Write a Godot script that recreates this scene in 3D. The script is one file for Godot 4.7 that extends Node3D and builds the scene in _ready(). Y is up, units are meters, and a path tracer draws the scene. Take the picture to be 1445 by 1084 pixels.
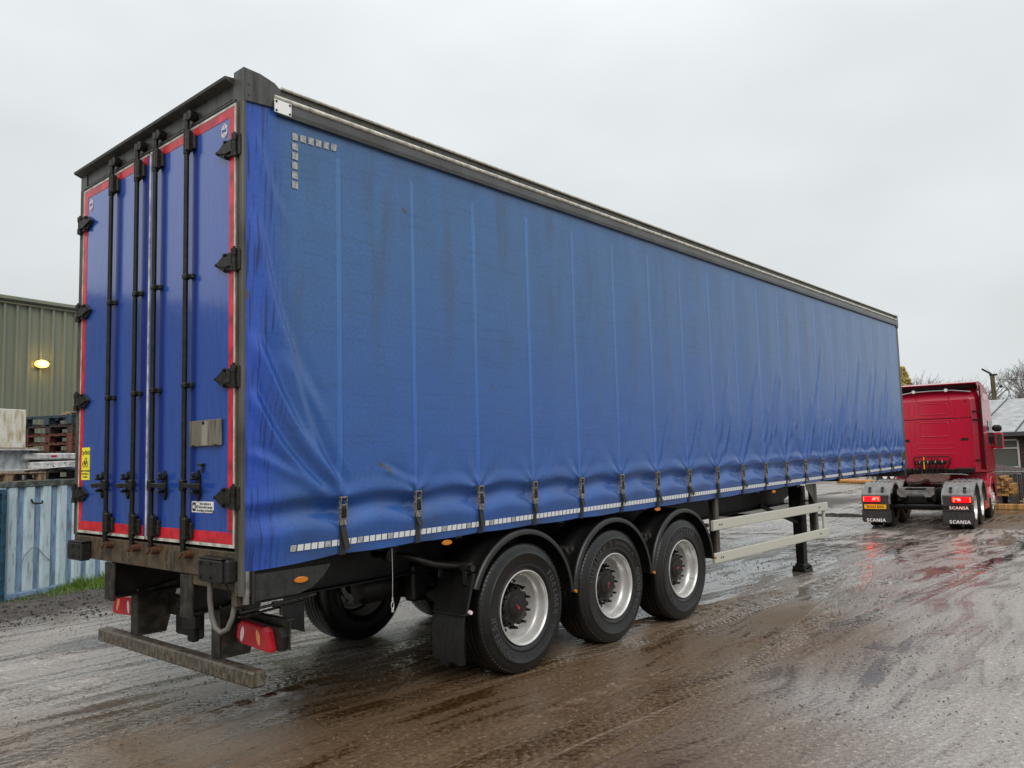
extends Node3D

class MB:
	var v := PackedVector3Array()
	var n := PackedVector3Array()
	var uv := PackedVector2Array()
	var ix := PackedInt32Array()
	func tri(a: Vector3, b: Vector3, c: Vector3, na: Vector3, nb: Vector3, nc: Vector3) -> void:
		var k := v.size()
		v.append(a); v.append(b); v.append(c)
		n.append(na); n.append(nb); n.append(nc)
		ix.append(k)
		if (b - a).cross(c - a).dot(na + nb + nc) > 0.0:
			ix.append(k + 2); ix.append(k + 1)
		else:
			ix.append(k + 1); ix.append(k + 2)
	func quad(a: Vector3, b: Vector3, c: Vector3, d: Vector3, nn: Vector3) -> void:
		squad(a, b, c, d, nn, nn, nn, nn)
	func squad(a: Vector3, b: Vector3, c: Vector3, d: Vector3, na: Vector3, nb: Vector3, nc: Vector3, nd: Vector3) -> void:
		var k := v.size()
		v.append(a); v.append(b); v.append(c); v.append(d)
		n.append(na); n.append(nb); n.append(nc); n.append(nd)
		var g := (b - a).cross(c - a) + (c - a).cross(d - a)
		if g.dot(na + nb + nc + nd) > 0.0:
			for i in [0, 2, 1, 0, 3, 2]: ix.append(k + i)
		else:
			for i in [0, 1, 2, 0, 2, 3]: ix.append(k + i)
	# chamfered box: centre, size, bevel, turn
	func box(c: Vector3, s: Vector3, b := 0.0, t := Basis()) -> MB:
		var h := s * 0.5
		b = minf(b, minf(h.x, minf(h.y, h.z)) * 0.9)
		var P := func(sx: float, sy: float, sz: float, ax: int) -> Vector3:
			var q := Vector3(sx * (h.x - (0.0 if ax == 0 else b)), sy * (h.y - (0.0 if ax == 1 else b)), sz * (h.z - (0.0 if ax == 2 else b)))
			return c + t * q
		for g in [-1.0, 1.0]:
			quad(P.call(g, -1, -1, 0), P.call(g, 1, -1, 0), P.call(g, 1, 1, 0), P.call(g, -1, 1, 0), t * Vector3(g, 0, 0))
			quad(P.call(-1, g, -1, 1), P.call(1, g, -1, 1), P.call(1, g, 1, 1), P.call(-1, g, 1, 1), t * Vector3(0, g, 0))
			quad(P.call(-1, -1, g, 2), P.call(1, -1, g, 2), P.call(1, 1, g, 2), P.call(-1, 1, g, 2), t * Vector3(0, 0, g))
		if b > 0.0:
			for g in [-1.0, 1.0]:
				for e in [-1.0, 1.0]:
					quad(P.call(-1, g, e, 1), P.call(1, g, e, 1), P.call(1, g, e, 2), P.call(-1, g, e, 2), t * Vector3(0, g, e).normalized())
					quad(P.call(g, -1, e, 0), P.call(g, 1, e, 0), P.call(g, 1, e, 2), P.call(g, -1, e, 2), t * Vector3(g, 0, e).normalized())
					quad(P.call(g, e, -1, 0), P.call(g, e, 1, 0), P.call(g, e, 1, 1), P.call(g, e, -1, 1), t * Vector3(g, e, 0).normalized())
					for f in [-1.0, 1.0]:
						var q := t * Vector3(g, e, f).normalized()
						tri(P.call(g, e, f, 0), P.call(g, e, f, 1), P.call(g, e, f, 2), q, q, q)
		return self
	# box between two corners
	func bb(a: Vector3, b: Vector3, bev := 0.0) -> MB:
		return box((a + b) * 0.5, (b - a).abs(), bev)
	# bar of rectangular section from a to b
	func bar(a: Vector3, b: Vector3, w: float, h: float, bev := 0.0, up := Vector3.UP) -> MB:
		var d := (b - a).normalized()
		var r := up.cross(d)
		if r.length() < 0.01: r = Vector3.RIGHT.cross(d)
		r = r.normalized()
		return box((a + b) * 0.5, Vector3(w, h, (b - a).length()), bev, Basis(r, d.cross(r), d))
	func cyl(a: Vector3, b: Vector3, r0: float, r1: float, seg := 12, caps := true) -> MB:
		var d := (b - a).normalized()
		var u := (Vector3.UP if absf(d.y) < 0.9 else Vector3.RIGHT).cross(d).normalized()
		var w := d.cross(u)
		for i in seg:
			var p := TAU * i / seg
			var q := TAU * (i + 1) / seg
			var e := u * cos(p) + w * sin(p)
			var f := u * cos(q) + w * sin(q)
			squad(a + e * r0, a + f * r0, b + f * r1, b + e * r1, e, f, f, e)
			if caps:
				tri(a, a + e * r0, a + f * r0, -d, -d, -d)
				tri(b, b + e * r1, b + f * r1, d, d, d)
		return self
	func tube(pts: Array, r: float, seg := 8) -> MB:
		var rings := []
		var u := Vector3.ZERO
		for i in pts.size():
			var d: Vector3 = (pts[mini(i + 1, pts.size() - 1)] - pts[maxi(i - 1, 0)]).normalized()
			if u == Vector3.ZERO: u = (Vector3.UP if absf(d.y) < 0.9 else Vector3.RIGHT).cross(d).normalized()
			u = (u - d * u.dot(d)).normalized()
			rings.append([pts[i], u, d.cross(u), d])
		for i in pts.size() - 1:
			var A: Array = rings[i]
			var B: Array = rings[i + 1]
			for k in seg:
				var p := TAU * k / seg
				var q := TAU * (k + 1) / seg
				var ea: Vector3 = A[1] * cos(p) + A[2] * sin(p)
				var fa: Vector3 = A[1] * cos(q) + A[2] * sin(q)
				var eb: Vector3 = B[1] * cos(p) + B[2] * sin(p)
				var fb: Vector3 = B[1] * cos(q) + B[2] * sin(q)
				squad(A[0] + ea * r, A[0] + fa * r, B[0] + fb * r, B[0] + eb * r, ea, fa, fb, eb)
				if i == 0: tri(A[0], A[0] + ea * r, A[0] + fa * r, -A[3], -A[3], -A[3])
				if i == pts.size() - 2: tri(B[0], B[0] + eb * r, B[0] + fb * r, B[3], B[3], B[3])
		return self
	# profile of (along x, radius); walking towards +x the skin faces outwards
	func lathe(prof: Array, xf := Transform3D(), seg := 48, a0 := 0.0, a1 := TAU, crease := 0.75) -> MB:
		var m := prof.size()
		var sn := []
		for i in m - 1:
			var d: Vector2 = prof[i + 1] - prof[i]
			sn.append(Vector2(-d.y, d.x).normalized())
		for i in m - 1:
			var n0: Vector2 = sn[i]
			var n1: Vector2 = sn[i]
			if i > 0 and sn[i].dot(sn[i - 1]) > crease: n0 = (sn[i] + sn[i - 1]).normalized()
			if i < m - 2 and sn[i].dot(sn[i + 1]) > crease: n1 = (sn[i] + sn[i + 1]).normalized()
			var p0: Vector2 = prof[i]
			var p1: Vector2 = prof[i + 1]
			for k in seg:
				var s := a0 + (a1 - a0) * k / seg
				var t := a0 + (a1 - a0) * (k + 1) / seg
				var S := Vector2(cos(s), sin(s))
				var T := Vector2(cos(t), sin(t))
				squad(xf * Vector3(p0.x, p0.y * S.x, p0.y * S.y), xf * Vector3(p0.x, p0.y * T.x, p0.y * T.y), xf * Vector3(p1.x, p1.y * T.x, p1.y * T.y), xf * Vector3(p1.x, p1.y * S.x, p1.y * S.y),
					xf.basis * Vector3(n0.x, n0.y * S.x, n0.y * S.y), xf.basis * Vector3(n0.x, n0.y * T.x, n0.y * T.y), xf.basis * Vector3(n1.x, n1.y * T.x, n1.y * T.y), xf.basis * Vector3(n1.x, n1.y * S.x, n1.y * S.y))
		return self
	# outline in local xy pushed from z = 0 to z = d
	func prism(poly: PackedVector2Array, xf: Transform3D, d: float) -> MB:
		var m := poly.size()
		var area := 0.0
		for i in m: area += poly[i].cross(poly[(i + 1) % m])
		var g := signf(area)
		for i in m:
			var a := poly[i]
			var b := poly[(i + 1) % m]
			var e := (b - a).normalized()
			quad(xf * Vector3(a.x, a.y, 0), xf * Vector3(b.x, b.y, 0), xf * Vector3(b.x, b.y, d), xf * Vector3(a.x, a.y, d), (xf.basis * Vector3(e.y * g, -e.x * g, 0)).normalized())
		var ts := Geometry2D.triangulate_polygon(poly)
		var up := xf.basis.z.normalized() * signf(d)
		for i in range(0, ts.size(), 3):
			var A := poly[ts[i]]
			var B := poly[ts[i + 1]]
			var C := poly[ts[i + 2]]
			tri(xf * Vector3(A.x, A.y, d), xf * Vector3(B.x, B.y, d), xf * Vector3(C.x, C.y, d), up, up, up)
			tri(xf * Vector3(A.x, A.y, 0), xf * Vector3(B.x, B.y, 0), xf * Vector3(C.x, C.y, 0), -up, -up, -up)
		return self
	func add(m: Mesh, xf: Transform3D) -> MB:
		for sfc in m.get_surface_count():
			var a := m.surface_get_arrays(sfc)
			var k := v.size()
			var pv: PackedVector3Array = a[Mesh.ARRAY_VERTEX]
			var pn: PackedVector3Array = a[Mesh.ARRAY_NORMAL]
			for i in pv.size():
				v.append(xf * pv[i])
				n.append((xf.basis * pn[i]).normalized())
			if a[Mesh.ARRAY_INDEX] != null:
				for i in a[Mesh.ARRAY_INDEX]: ix.append(k + i)
			else:
				for i in pv.size(): ix.append(k + i)
		return self
	func mesh() -> ArrayMesh:
		var a := []
		a.resize(Mesh.ARRAY_MAX)
		a[Mesh.ARRAY_VERTEX] = v
		a[Mesh.ARRAY_NORMAL] = n
		a[Mesh.ARRAY_INDEX] = ix
		if uv.size() == v.size(): a[Mesh.ARRAY_TEX_UV] = uv
		var m := ArrayMesh.new()
		m.add_surface_from_arrays(Mesh.PRIMITIVE_TRIANGLES, a)
		return m

var M := {}          # materials by name
var rng := RandomNumberGenerator.new()
var used := {}

func V(x: float, y: float, z: float) -> Vector3:
	return Vector3(x, y, z)

func unique(nm: String) -> String:
	used[nm] = used.get(nm, -1) + 1
	return nm if used[nm] == 0 else "%s_%03d" % [nm, used[nm]]

func thing(nm: String, label: String, cat: String, at := Vector3.ZERO, turn := 0.0, group := "") -> Node3D:
	var o := Node3D.new()
	o.name = unique(nm)
	add_child(o)
	o.position = at
	o.rotation.y = turn
	tag(o, label, cat, group)
	return o

func tag(o: Node, label: String, cat: String, group := "") -> void:
	o.set_meta("label", label)
	o.set_meta("category", cat)
	if group: o.set_meta("group", group)

func part(parent: Node, nm: String, mb, mat: Material, label := "") -> MeshInstance3D:
	var o := MeshInstance3D.new()
	o.name = unique(nm) if parent == self else nm
	o.mesh = mb.mesh() if mb is MB else mb
	o.material_override = mat
	parent.add_child(o, true)
	if label: o.set_meta("label", label)
	return o

func kind(o: Node, k: String) -> Node:
	o.set_meta("kind", k)
	return o

func holder(parent: Node, nm: String, at := Vector3.ZERO) -> Node3D:
	var o := Node3D.new()
	o.name = nm
	parent.add_child(o, true)
	o.position = at
	return o

func dup(src: Node3D, label: String, at: Vector3, turn: float) -> Node3D:
	var o: Node3D = src.duplicate()
	o.name = unique(str(src.name).trim_suffix("_000"))
	add_child(o)
	o.position = at
	o.rotation.y = turn
	o.set_meta("label", label)
	return o

func text(s: String, h: float, bold := true, depth := 0.002, fam := "Droid Sans") -> TextMesh:
	var f := SystemFont.new()
	f.font_names = PackedStringArray([fam])
	f.font_weight = 700 if bold else 400
	var t := TextMesh.new()
	t.font = f
	t.text = s
	t.font_size = 64
	t.pixel_size = h / 46.0
	t.depth = depth
	t.curve_step = 4.0
	return t

func noise(sd: int, freq: float, oct := 4, type := FastNoiseLite.TYPE_SIMPLEX_SMOOTH) -> FastNoiseLite:
	var f := FastNoiseLite.new()
	f.seed = sd
	f.frequency = freq
	f.noise_type = type
	f.fractal_octaves = oct
	if oct <= 1: f.fractal_type = FastNoiseLite.FRACTAL_NONE
	return f

func bytes(sd: int, freq: float, oct: int, w: int, h: int, type := FastNoiseLite.TYPE_SIMPLEX_SMOOTH, stretch_to := Vector2i.ZERO) -> PackedByteArray:
	var im := noise(sd, freq, oct, type).get_seamless_image(w, h)
	im.convert(Image.FORMAT_L8)
	if stretch_to != Vector2i.ZERO: im.resize(stretch_to.x, stretch_to.y, Image.INTERPOLATE_CUBIC)
	return im.get_data()

# noise picture run through a ramp of colours; stretch > 1 draws it out along v (streaks running down)
func ramp(sd: int, freq: float, oct: int, cols: Array, size := 512, stretch := 1, fine := 0.0) -> ImageTexture:
	var a := bytes(sd, freq, oct, size, maxi(8, size / stretch), FastNoiseLite.TYPE_SIMPLEX_SMOOTH, Vector2i(size, size))
	var b := bytes(sd + 7, 0.18, 2, size, size) if fine > 0.0 else a
	var lut := []
	for i in 256:
		var t := i / 255.0 * (cols.size() - 1)
		var k := mini(int(t), cols.size() - 2)
		lut.append(cols[k].lerp(cols[k + 1], t - k))
	var d := PackedByteArray()
	d.resize(size * size * 3)
	for i in size * size:
		var c: Color = lut[a[i]]
		var f := 1.0 - fine + fine * (b[i] / 128.0 if fine > 0.0 else 1.0)
		d[i * 3] = clampi(int(c.r * 255.0 * f), 0, 255)
		d[i * 3 + 1] = clampi(int(c.g * 255.0 * f), 0, 255)
		d[i * 3 + 2] = clampi(int(c.b * 255.0 * f), 0, 255)
	return ImageTexture.create_from_image(Image.create_from_data(size, size, false, Image.FORMAT_RGB8, d))

func grey_tex(d: PackedByteArray, w: int, h: int) -> ImageTexture:
	return ImageTexture.create_from_image(Image.create_from_data(w, h, false, Image.FORMAT_L8, d))

# base colour in linear values
func mat(nm: String, r: float, g: float, b: float, rough := 0.6, metal := 0.0, tex: Texture2D = null, scale := 1.0, bump: Texture2D = null, relief := 0.1) -> StandardMaterial3D:
	var m := StandardMaterial3D.new()
	m.resource_name = nm
	m.albedo_color = Color(r, g, b).linear_to_srgb()
	m.roughness = rough
	m.metallic = metal
	if tex or bump:
		m.uv1_triplanar = true
		m.uv1_scale = Vector3.ONE * scale
		m.albedo_texture = tex
		if bump:
			m.heightmap_enabled = true
			m.heightmap_texture = bump
			m.heightmap_scale = relief
	M[nm] = m
	return m

func setup() -> void:
	rng.seed = 4711
	var cam := Camera3D.new()
	cam.name = "camera"
	cam.fov = 50.993
	cam.position = V(5.7093, 1.7849, 2.569)
	cam.rotation = V(0.0896, 0.7206, -0.027)
	cam.near = 0.05
	cam.far = 900.0
	add_child(cam)
	cam.current = true
	var env := Environment.new()
	env.background_mode = Environment.BG_SKY
	var sky := Sky.new()
	var sm := PanoramaSkyMaterial.new()
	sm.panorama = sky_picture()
	sky.sky_material = sm
	env.sky = sky
	env.background_energy_multiplier = 1.0
	env.tonemap_mode = Environment.TONE_MAPPER_LINEAR
	env.tonemap_exposure = 1.0
	env.sdfgi_enabled = true
	env.ssao_enabled = true
	env.ssil_enabled = true
	var we := WorldEnvironment.new()
	we.name = "sky"
	we.environment = env
	add_child(we)
	var sun := DirectionalLight3D.new()
	sun.name = "sun"
	sun.light_color = Color(1.0, 0.97, 0.93)
	sun.light_energy = 0.5
	sun.light_angular_distance = 40.0
	sun.shadow_enabled = true
	sun.rotation = V(deg_to_rad(-42), deg_to_rad(48), 0)
	add_child(sun)

func sky_picture() -> ImageTexture:
	var w := 1024
	var h := 512
	var a := noise(5, 1.1, 5)
	var b := noise(9, 3.0, 4)
	var im := Image.create(w, h, false, Image.FORMAT_RGBF)
	for j in h:
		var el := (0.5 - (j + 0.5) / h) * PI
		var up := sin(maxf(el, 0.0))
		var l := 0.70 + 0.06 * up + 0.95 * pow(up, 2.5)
		for i in w:
			var az := (i + 0.5) / w * TAU
			var q := V(cos(az) * cos(el), sin(el) * 2.4, sin(az) * cos(el))
			var c := 1.0 + 0.13 * a.get_noise_3dv(q) + 0.06 * b.get_noise_3dv(q)
			var e := l * c
			var k := clampf((e - 0.6) * 3.0, 0.0, 1.0)
			im.set_pixel(i, j, Color(e * lerpf(0.94, 0.975, k), e * lerpf(1.0, 1.02, k), e * lerpf(1.0, 1.055, k)))
	return ImageTexture.create_from_image(im)

func materials() -> void:
	var g := func(x: float) -> Color: return Color(x, x, x)
	var dust := ramp(1, 0.012, 5, [Color(0.62, 0.6, 0.56), Color(0.85, 0.84, 0.82), Color(1, 1, 1)], 512, 1, 0.12)
	var dirt := ramp(2, 0.014, 5, [Color(1, 0.98, 0.94), Color(0.72, 0.69, 0.64), Color(0.45, 0.43, 0.40), Color(0.62, 0.57, 0.5)], 512, 1, 0.25)
	var streak := ramp(3, 0.03, 4, [Color(0.6, 0.58, 0.54), Color(0.9, 0.9, 0.88), Color(1, 1, 1)], 512, 8, 0.1)
	var rust := ramp(4, 0.016, 5, [Color(0.42, 0.40, 0.37), Color(0.66, 0.62, 0.56), Color(0.85, 0.80, 0.72), Color(0.66, 0.52, 0.40)], 512, 2, 0.3)
	var wood := ramp(6, 0.05, 4, [Color(0.55, 0.48, 0.42), Color(0.9, 0.85, 0.8), Color(1, 0.97, 0.92)], 256, 12, 0.2)
	var fine := grey_tex(bytes(21, 0.12, 3, 256, 256), 256, 256)
	var lumps := grey_tex(bytes(22, 0.03, 4, 256, 256), 256, 256)
	mat("door_blue", 0.024, 0.085, 0.40, 0.20, 0.0, ramp(51, 0.05, 4, [Color(0.84, 0.84, 0.83), Color(0.95, 0.95, 0.95), Color(1, 1, 1)], 512, 14, 0.10), 1.5, lumps, 0.05)
	M.door_blue.clearcoat_enabled = true
	M.door_blue.clearcoat = 0.7
	M.door_blue.clearcoat_roughness = 0.1
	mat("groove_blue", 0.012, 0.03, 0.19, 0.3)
	mat("tape_red", 0.80, 0.025, 0.05, 0.3, 0.0, dust, 1.1)
	mat("tape_white", 0.75, 0.74, 0.70, 0.4, 0.0, dust, 1.3)
	mat("reflective", 0.60, 0.61, 0.62, 0.4)
	mat("reflective_worn", 0.47, 0.48, 0.49, 0.45, 0.0, dust, 5.0)
	mat("frame_grey", 0.105, 0.105, 0.10, 0.42, 0.5, streak, 0.8, fine, 0.05)
	mat("post_grey", 0.115, 0.108, 0.092, 0.45, 0.3, streak, 0.8)
	mat("rail_skirt", 0.075, 0.075, 0.078, 0.30, 0.1, dust, 0.4)
	mat("bright_rail", 0.80, 0.78, 0.72, 0.28, 0.25, dust, 2.0)
	mat("rail_recess", 0.10, 0.10, 0.085, 0.5, 0.1, streak, 0.4)
	mat("recess", 0.02, 0.02, 0.02, 0.6)
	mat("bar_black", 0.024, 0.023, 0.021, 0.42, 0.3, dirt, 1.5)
	mat("iron", 0.046, 0.044, 0.040, 0.45, 0.4, dirt, 3.0, fine, 0.15)
	mat("rusty_sill", 0.17, 0.145, 0.11, 0.55, 0.25, rust, 0.9, fine, 0.1)
	mat("rust_nut", 0.16, 0.075, 0.04, 0.8, 0.2, rust, 6.0, fine, 0.2)
	mat("rubber_block", 0.018, 0.018, 0.0175, 0.5, 0.0, dirt, 2.5, fine, 0.2)
	mat("chassis", 0.012, 0.012, 0.0115, 0.5, 0.2, dirt, 0.9, lumps, 0.2)
	mat("chassis_grey", 0.075, 0.07, 0.062, 0.5, 0.2, dirt, 1.3, fine, 0.1)
	mat("bumper_steel", 0.165, 0.15, 0.13, 0.42, 0.25, ramp(61, 0.03, 5, [Color(0.45, 0.42, 0.38), Color(0.7, 0.66, 0.6), Color(0.95, 0.93, 0.9), Color(1, 1, 1)], 512, 2, 0.12), 1.3, fine, 0.15)
	mat("flap", 0.022, 0.0225, 0.023, 0.6, 0.0, streak, 1.2, lumps, 0.4)
	mat("fender", 0.014, 0.014, 0.0145, 0.33, 0.0, dust, 0.8, lumps, 0.15)
	mat("tyre", 0.0085, 0.0085, 0.0088, 0.32, 0.0, dust, 1.2, fine, 0.05)
	mat("letter", 0.04, 0.041, 0.043, 0.5)
	mat("rim", 0.70, 0.71, 0.73, 0.27, 0.45, ramp(71, 0.02, 4, [Color(0.86, 0.84, 0.8), Color(1, 1, 1)], 256), 1.3)
	mat("hub", 0.026, 0.020, 0.017, 0.5, 0.2, dirt, 4.0)
	mat("emblem_red", 0.35, 0.02, 0.03, 0.4)
	mat("alu_guard", 0.50, 0.49, 0.42, 0.42, 0.1)
	mat("lens_red", 0.42, 0.010, 0.022, 0.1)
	mat("lens_clear", 0.72, 0.60, 0.60, 0.12)
	mat("lens_amber", 0.75, 0.28, 0.10, 0.12)
	mat("marker_orange", 0.52, 0.17, 0.012, 0.2)
	mat("yellow", 0.88, 0.80, 0.04, 0.45)
	mat("print_black", 0.01, 0.01, 0.01, 0.5)
	mat("white_plate", 0.80, 0.80, 0.78, 0.4)
	mat("plate_pale", 0.27, 0.25, 0.21, 0.5)
	mat("plate_brown", 0.20, 0.18, 0.145, 0.5, 0.1, streak, 2.0)
	mat("webbing", 0.02, 0.02, 0.021, 0.7)
	mat("buckle", 0.55, 0.54, 0.50, 0.38, 0.3, dirt, 5.0)
	mat("hose", 0.13, 0.125, 0.108, 0.55)
	mat("steel_wire", 0.6, 0.6, 0.6, 0.35, 0.8)
	mat("roof_white", 0.7, 0.7, 0.68, 0.5)
	# tractor
	mat("cab_red", 0.48, 0.007, 0.034, 0.22)
	M.cab_red.clearcoat_enabled = true
	M.cab_red.clearcoat = 0.6
	M.cab_red.clearcoat_roughness = 0.12
	mat("fender_grey", 0.22, 0.222, 0.225, 0.4, 0.0, dust, 1.0, fine, 0.05)
	mat("flap_grey", 0.035, 0.037, 0.039, 0.5, 0.0, streak, 1.0)
	mat("fifth_grey", 0.30, 0.25, 0.25, 0.35, 0.4, dirt, 2.0, fine, 0.1)
	mat("glass_dark", 0.02, 0.025, 0.025, 0.06)
	mat("mirror_glass", 0.75, 0.8, 0.8, 0.05, 1.0)
	mat("chrome", 0.7, 0.7, 0.7, 0.15, 1.0)
	mat("brake_glow", 0.75, 0.01, 0.02, 0.15)
	M.brake_glow.emission_enabled = true
	M.brake_glow.emission = Color(1.0, 0.03, 0.06)
	M.brake_glow.emission_energy_multiplier = 0.55
	mat("brake_core", 0.9, 0.3, 0.2, 0.15)
	M.brake_core.emission_enabled = true
	M.brake_core.emission = Color(1.0, 0.35, 0.12)
	M.brake_core.emission_energy_multiplier = 1.5
	mat("plate_yellow", 0.66, 0.42, 0.01, 0.4)
	mat("hose_red", 0.5, 0.02, 0.02, 0.4)
	# yard
	mat("cont_blue", 0.27, 0.40, 0.56, 0.55, 0.0, ramp(41, 0.03, 5, [Color(0.7, 0.66, 0.62), Color(0.92, 0.93, 0.94), Color(1, 1, 1)], 512, 4, 0.12), 0.7)
	mat("cont_pale", 0.55, 0.68, 0.70, 0.6, 0.0, ramp(42, 0.035, 5, [Color(0.72, 0.69, 0.64), Color(0.94, 0.95, 0.97), Color(0.98, 0.99, 1), Color(1, 1, 1)], 512, 5, 0.15), 0.7)
	mat("cont_rail", 0.20, 0.25, 0.25, 0.6, 0.0, rust, 0.8)
	M.cont_rail.albedo_texture = dirt
	mat("crate_blue", 0.025, 0.10, 0.17, 0.45, 0.0, dust, 1.5)
	mat("shed_green", 0.20, 0.215, 0.158, 0.42, 0.0, ramp(52, 0.02, 4, [Color(0.88, 0.88, 0.86), Color(1, 1, 1)], 256, 4), 0.15)
	mat("shed_dark", 0.09, 0.10, 0.075, 0.5)
	mat("board_white", 0.80, 0.80, 0.76, 0.6, 0.0, ramp(43, 0.02, 5, [Color(0.72, 0.62, 0.45), Color(0.92, 0.9, 0.85), Color(1, 1, 1)], 512, 3, 0.08), 0.8)
	mat("beam_white", 0.66, 0.71, 0.75, 0.5, 0.0, dust, 1.0)
	mat("panel_white", 0.70, 0.71, 0.72, 0.45, 0.0, dust, 1.2)
	mat("pallet_wood", 0.36, 0.28, 0.19, 0.8, 0.0, wood, 1.2)
	mat("pallet_blue", 0.04, 0.085, 0.13, 0.75, 0.0, wood, 1.2)
	mat("pallet_dark", 0.07, 0.055, 0.05, 0.8, 0.0, wood, 1.2)
	mat("pallet_red", 0.16, 0.06, 0.045, 0.8, 0.0, wood, 1.2)
	mat("timber", 0.52, 0.32, 0.12, 0.7, 0.0, wood, 0.8)
	mat("timber_end", 0.42, 0.24, 0.09, 0.75, 0.0, dirt, 2.0)
	mat("cladding", 0.05, 0.026, 0.018, 0.7, 0.0, wood, 0.6)
	mat("felt", 0.42, 0.44, 0.47, 0.36, 0.0, dust, 0.3)
	mat("felt_dark", 0.05, 0.05, 0.055, 0.6)
	mat("window_frame", 0.45, 0.46, 0.45, 0.5)
	mat("window_pane", 0.10, 0.12, 0.105, 0.08)
	mat("galv", 0.36, 0.38, 0.40, 0.4, 0.6, dust, 2.0)
	mat("bark", 0.10, 0.085, 0.07, 0.9, 0.0, dirt, 1.0)
	mat("twig", 0.20, 0.18, 0.165, 0.9)  # colour lightened to stand in for distance haze
	mat("pole_wood", 0.12, 0.12, 0.06, 0.85, 0.0, wood, 0.8)
	mat("larch", 0.56, 0.41, 0.11, 0.9)
	mat("hedge", 0.03, 0.035, 0.022, 0.9)
	mat("pipe_orange", 0.72, 0.30, 0.06, 0.5, 0.0, dust, 0.8)
	mat("grass", 0.10, 0.17, 0.028, 0.7)
	mat("stone", 0.36, 0.33, 0.28, 0.6, 0.0, dirt, 8.0)
	mat("gravel", 0.045, 0.042, 0.038, 0.55, 0.0, dirt, 6.0)
	mat("sand", 0.33, 0.26, 0.17, 0.8)
	mat("lamp_glow", 1.0, 0.8, 0.35, 0.3)
	M.lamp_glow.emission_enabled = true
	M.lamp_glow.emission = Color(1.0, 0.80, 0.28)
	M.lamp_glow.emission_energy_multiplier = 4.0
	mat("banner", 0.015, 0.015, 0.016, 0.5)
	mat("tarp_blue", 0.08, 0.17, 0.33, 0.5)

var nz_a := noise(101, 0.22, 3)
var nz_b := noise(102, 1.1, 3)
var nz_c := noise(103, 4.2, 2)
var nz_d := noise(104, 0.07, 2)

func macro(x: float, z: float) -> float:
	var y := -0.28 * smoothstep(-10.0, -18.0, z)
	var q := (x + 5.75) / 0.85
	var along := smoothstep(5.0, 2.0, z) * smoothstep(-8.0, -4.0, z)
	y += 0.11 * exp(-q * q) * along * (0.75 + 0.5 * nz_b.get_noise_2d(x, z))
	return y

var tracks := []

func make_tracks() -> void:
	var raw := [
		[V(2.7, 0, -4.2), V(2.62, 0, -6.56), V(1.96, 0, -10.3), V(1.1, 0, -13), V(0.7, 0, -17)],
		[V(0.9, 0, -4.0), V(1.29, 0, -6.4), V(1.55, 0, -8.1), V(1.46, 0, -10.9), V(0.6, 0, -16)],
		[V(3.5, 0, -2.4), V(4.2, 0, -4.6), V(4.6, 0, -8.0), V(3.6, 0, -14), V(2.0, 0, -22)],
		[V(0.4, 0, 2.0), V(0.25, 0, 0.0), V(-0.1, 0, -3.3), V(-0.9, 0, -9), V(-2.6, 0, -16)],
		[V(2.1, 0, -0.2), V(2.2, 0, -3.0), V(2.5, 0, -6.0), V(2.9, 0, -12), V(2.4, 0, -18)],
		[V(-2.2, 0, 3.0), V(-2.6, 0, 0.0), V(-3.3, 0, -4.0), V(-4.2, 0, -10.0), V(-4.0, 0, -18)],
		[V(-1.4, 0, 3.0), V(-1.5, 0, 0.0), V(-1.9, 0, -3.5), V(-2.2, 0, -10.0), V(-1.2, 0, -18)]]
	for r in raw:
		var c := Curve3D.new()
		for i in r.size():
			var d: Vector3 = (r[mini(i + 1, r.size() - 1)] - r[maxi(i - 1, 0)]) * 0.17
			c.add_point(r[i], -d, d)
		tracks.append(c.tessellate_even_length(5, 0.25))

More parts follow.
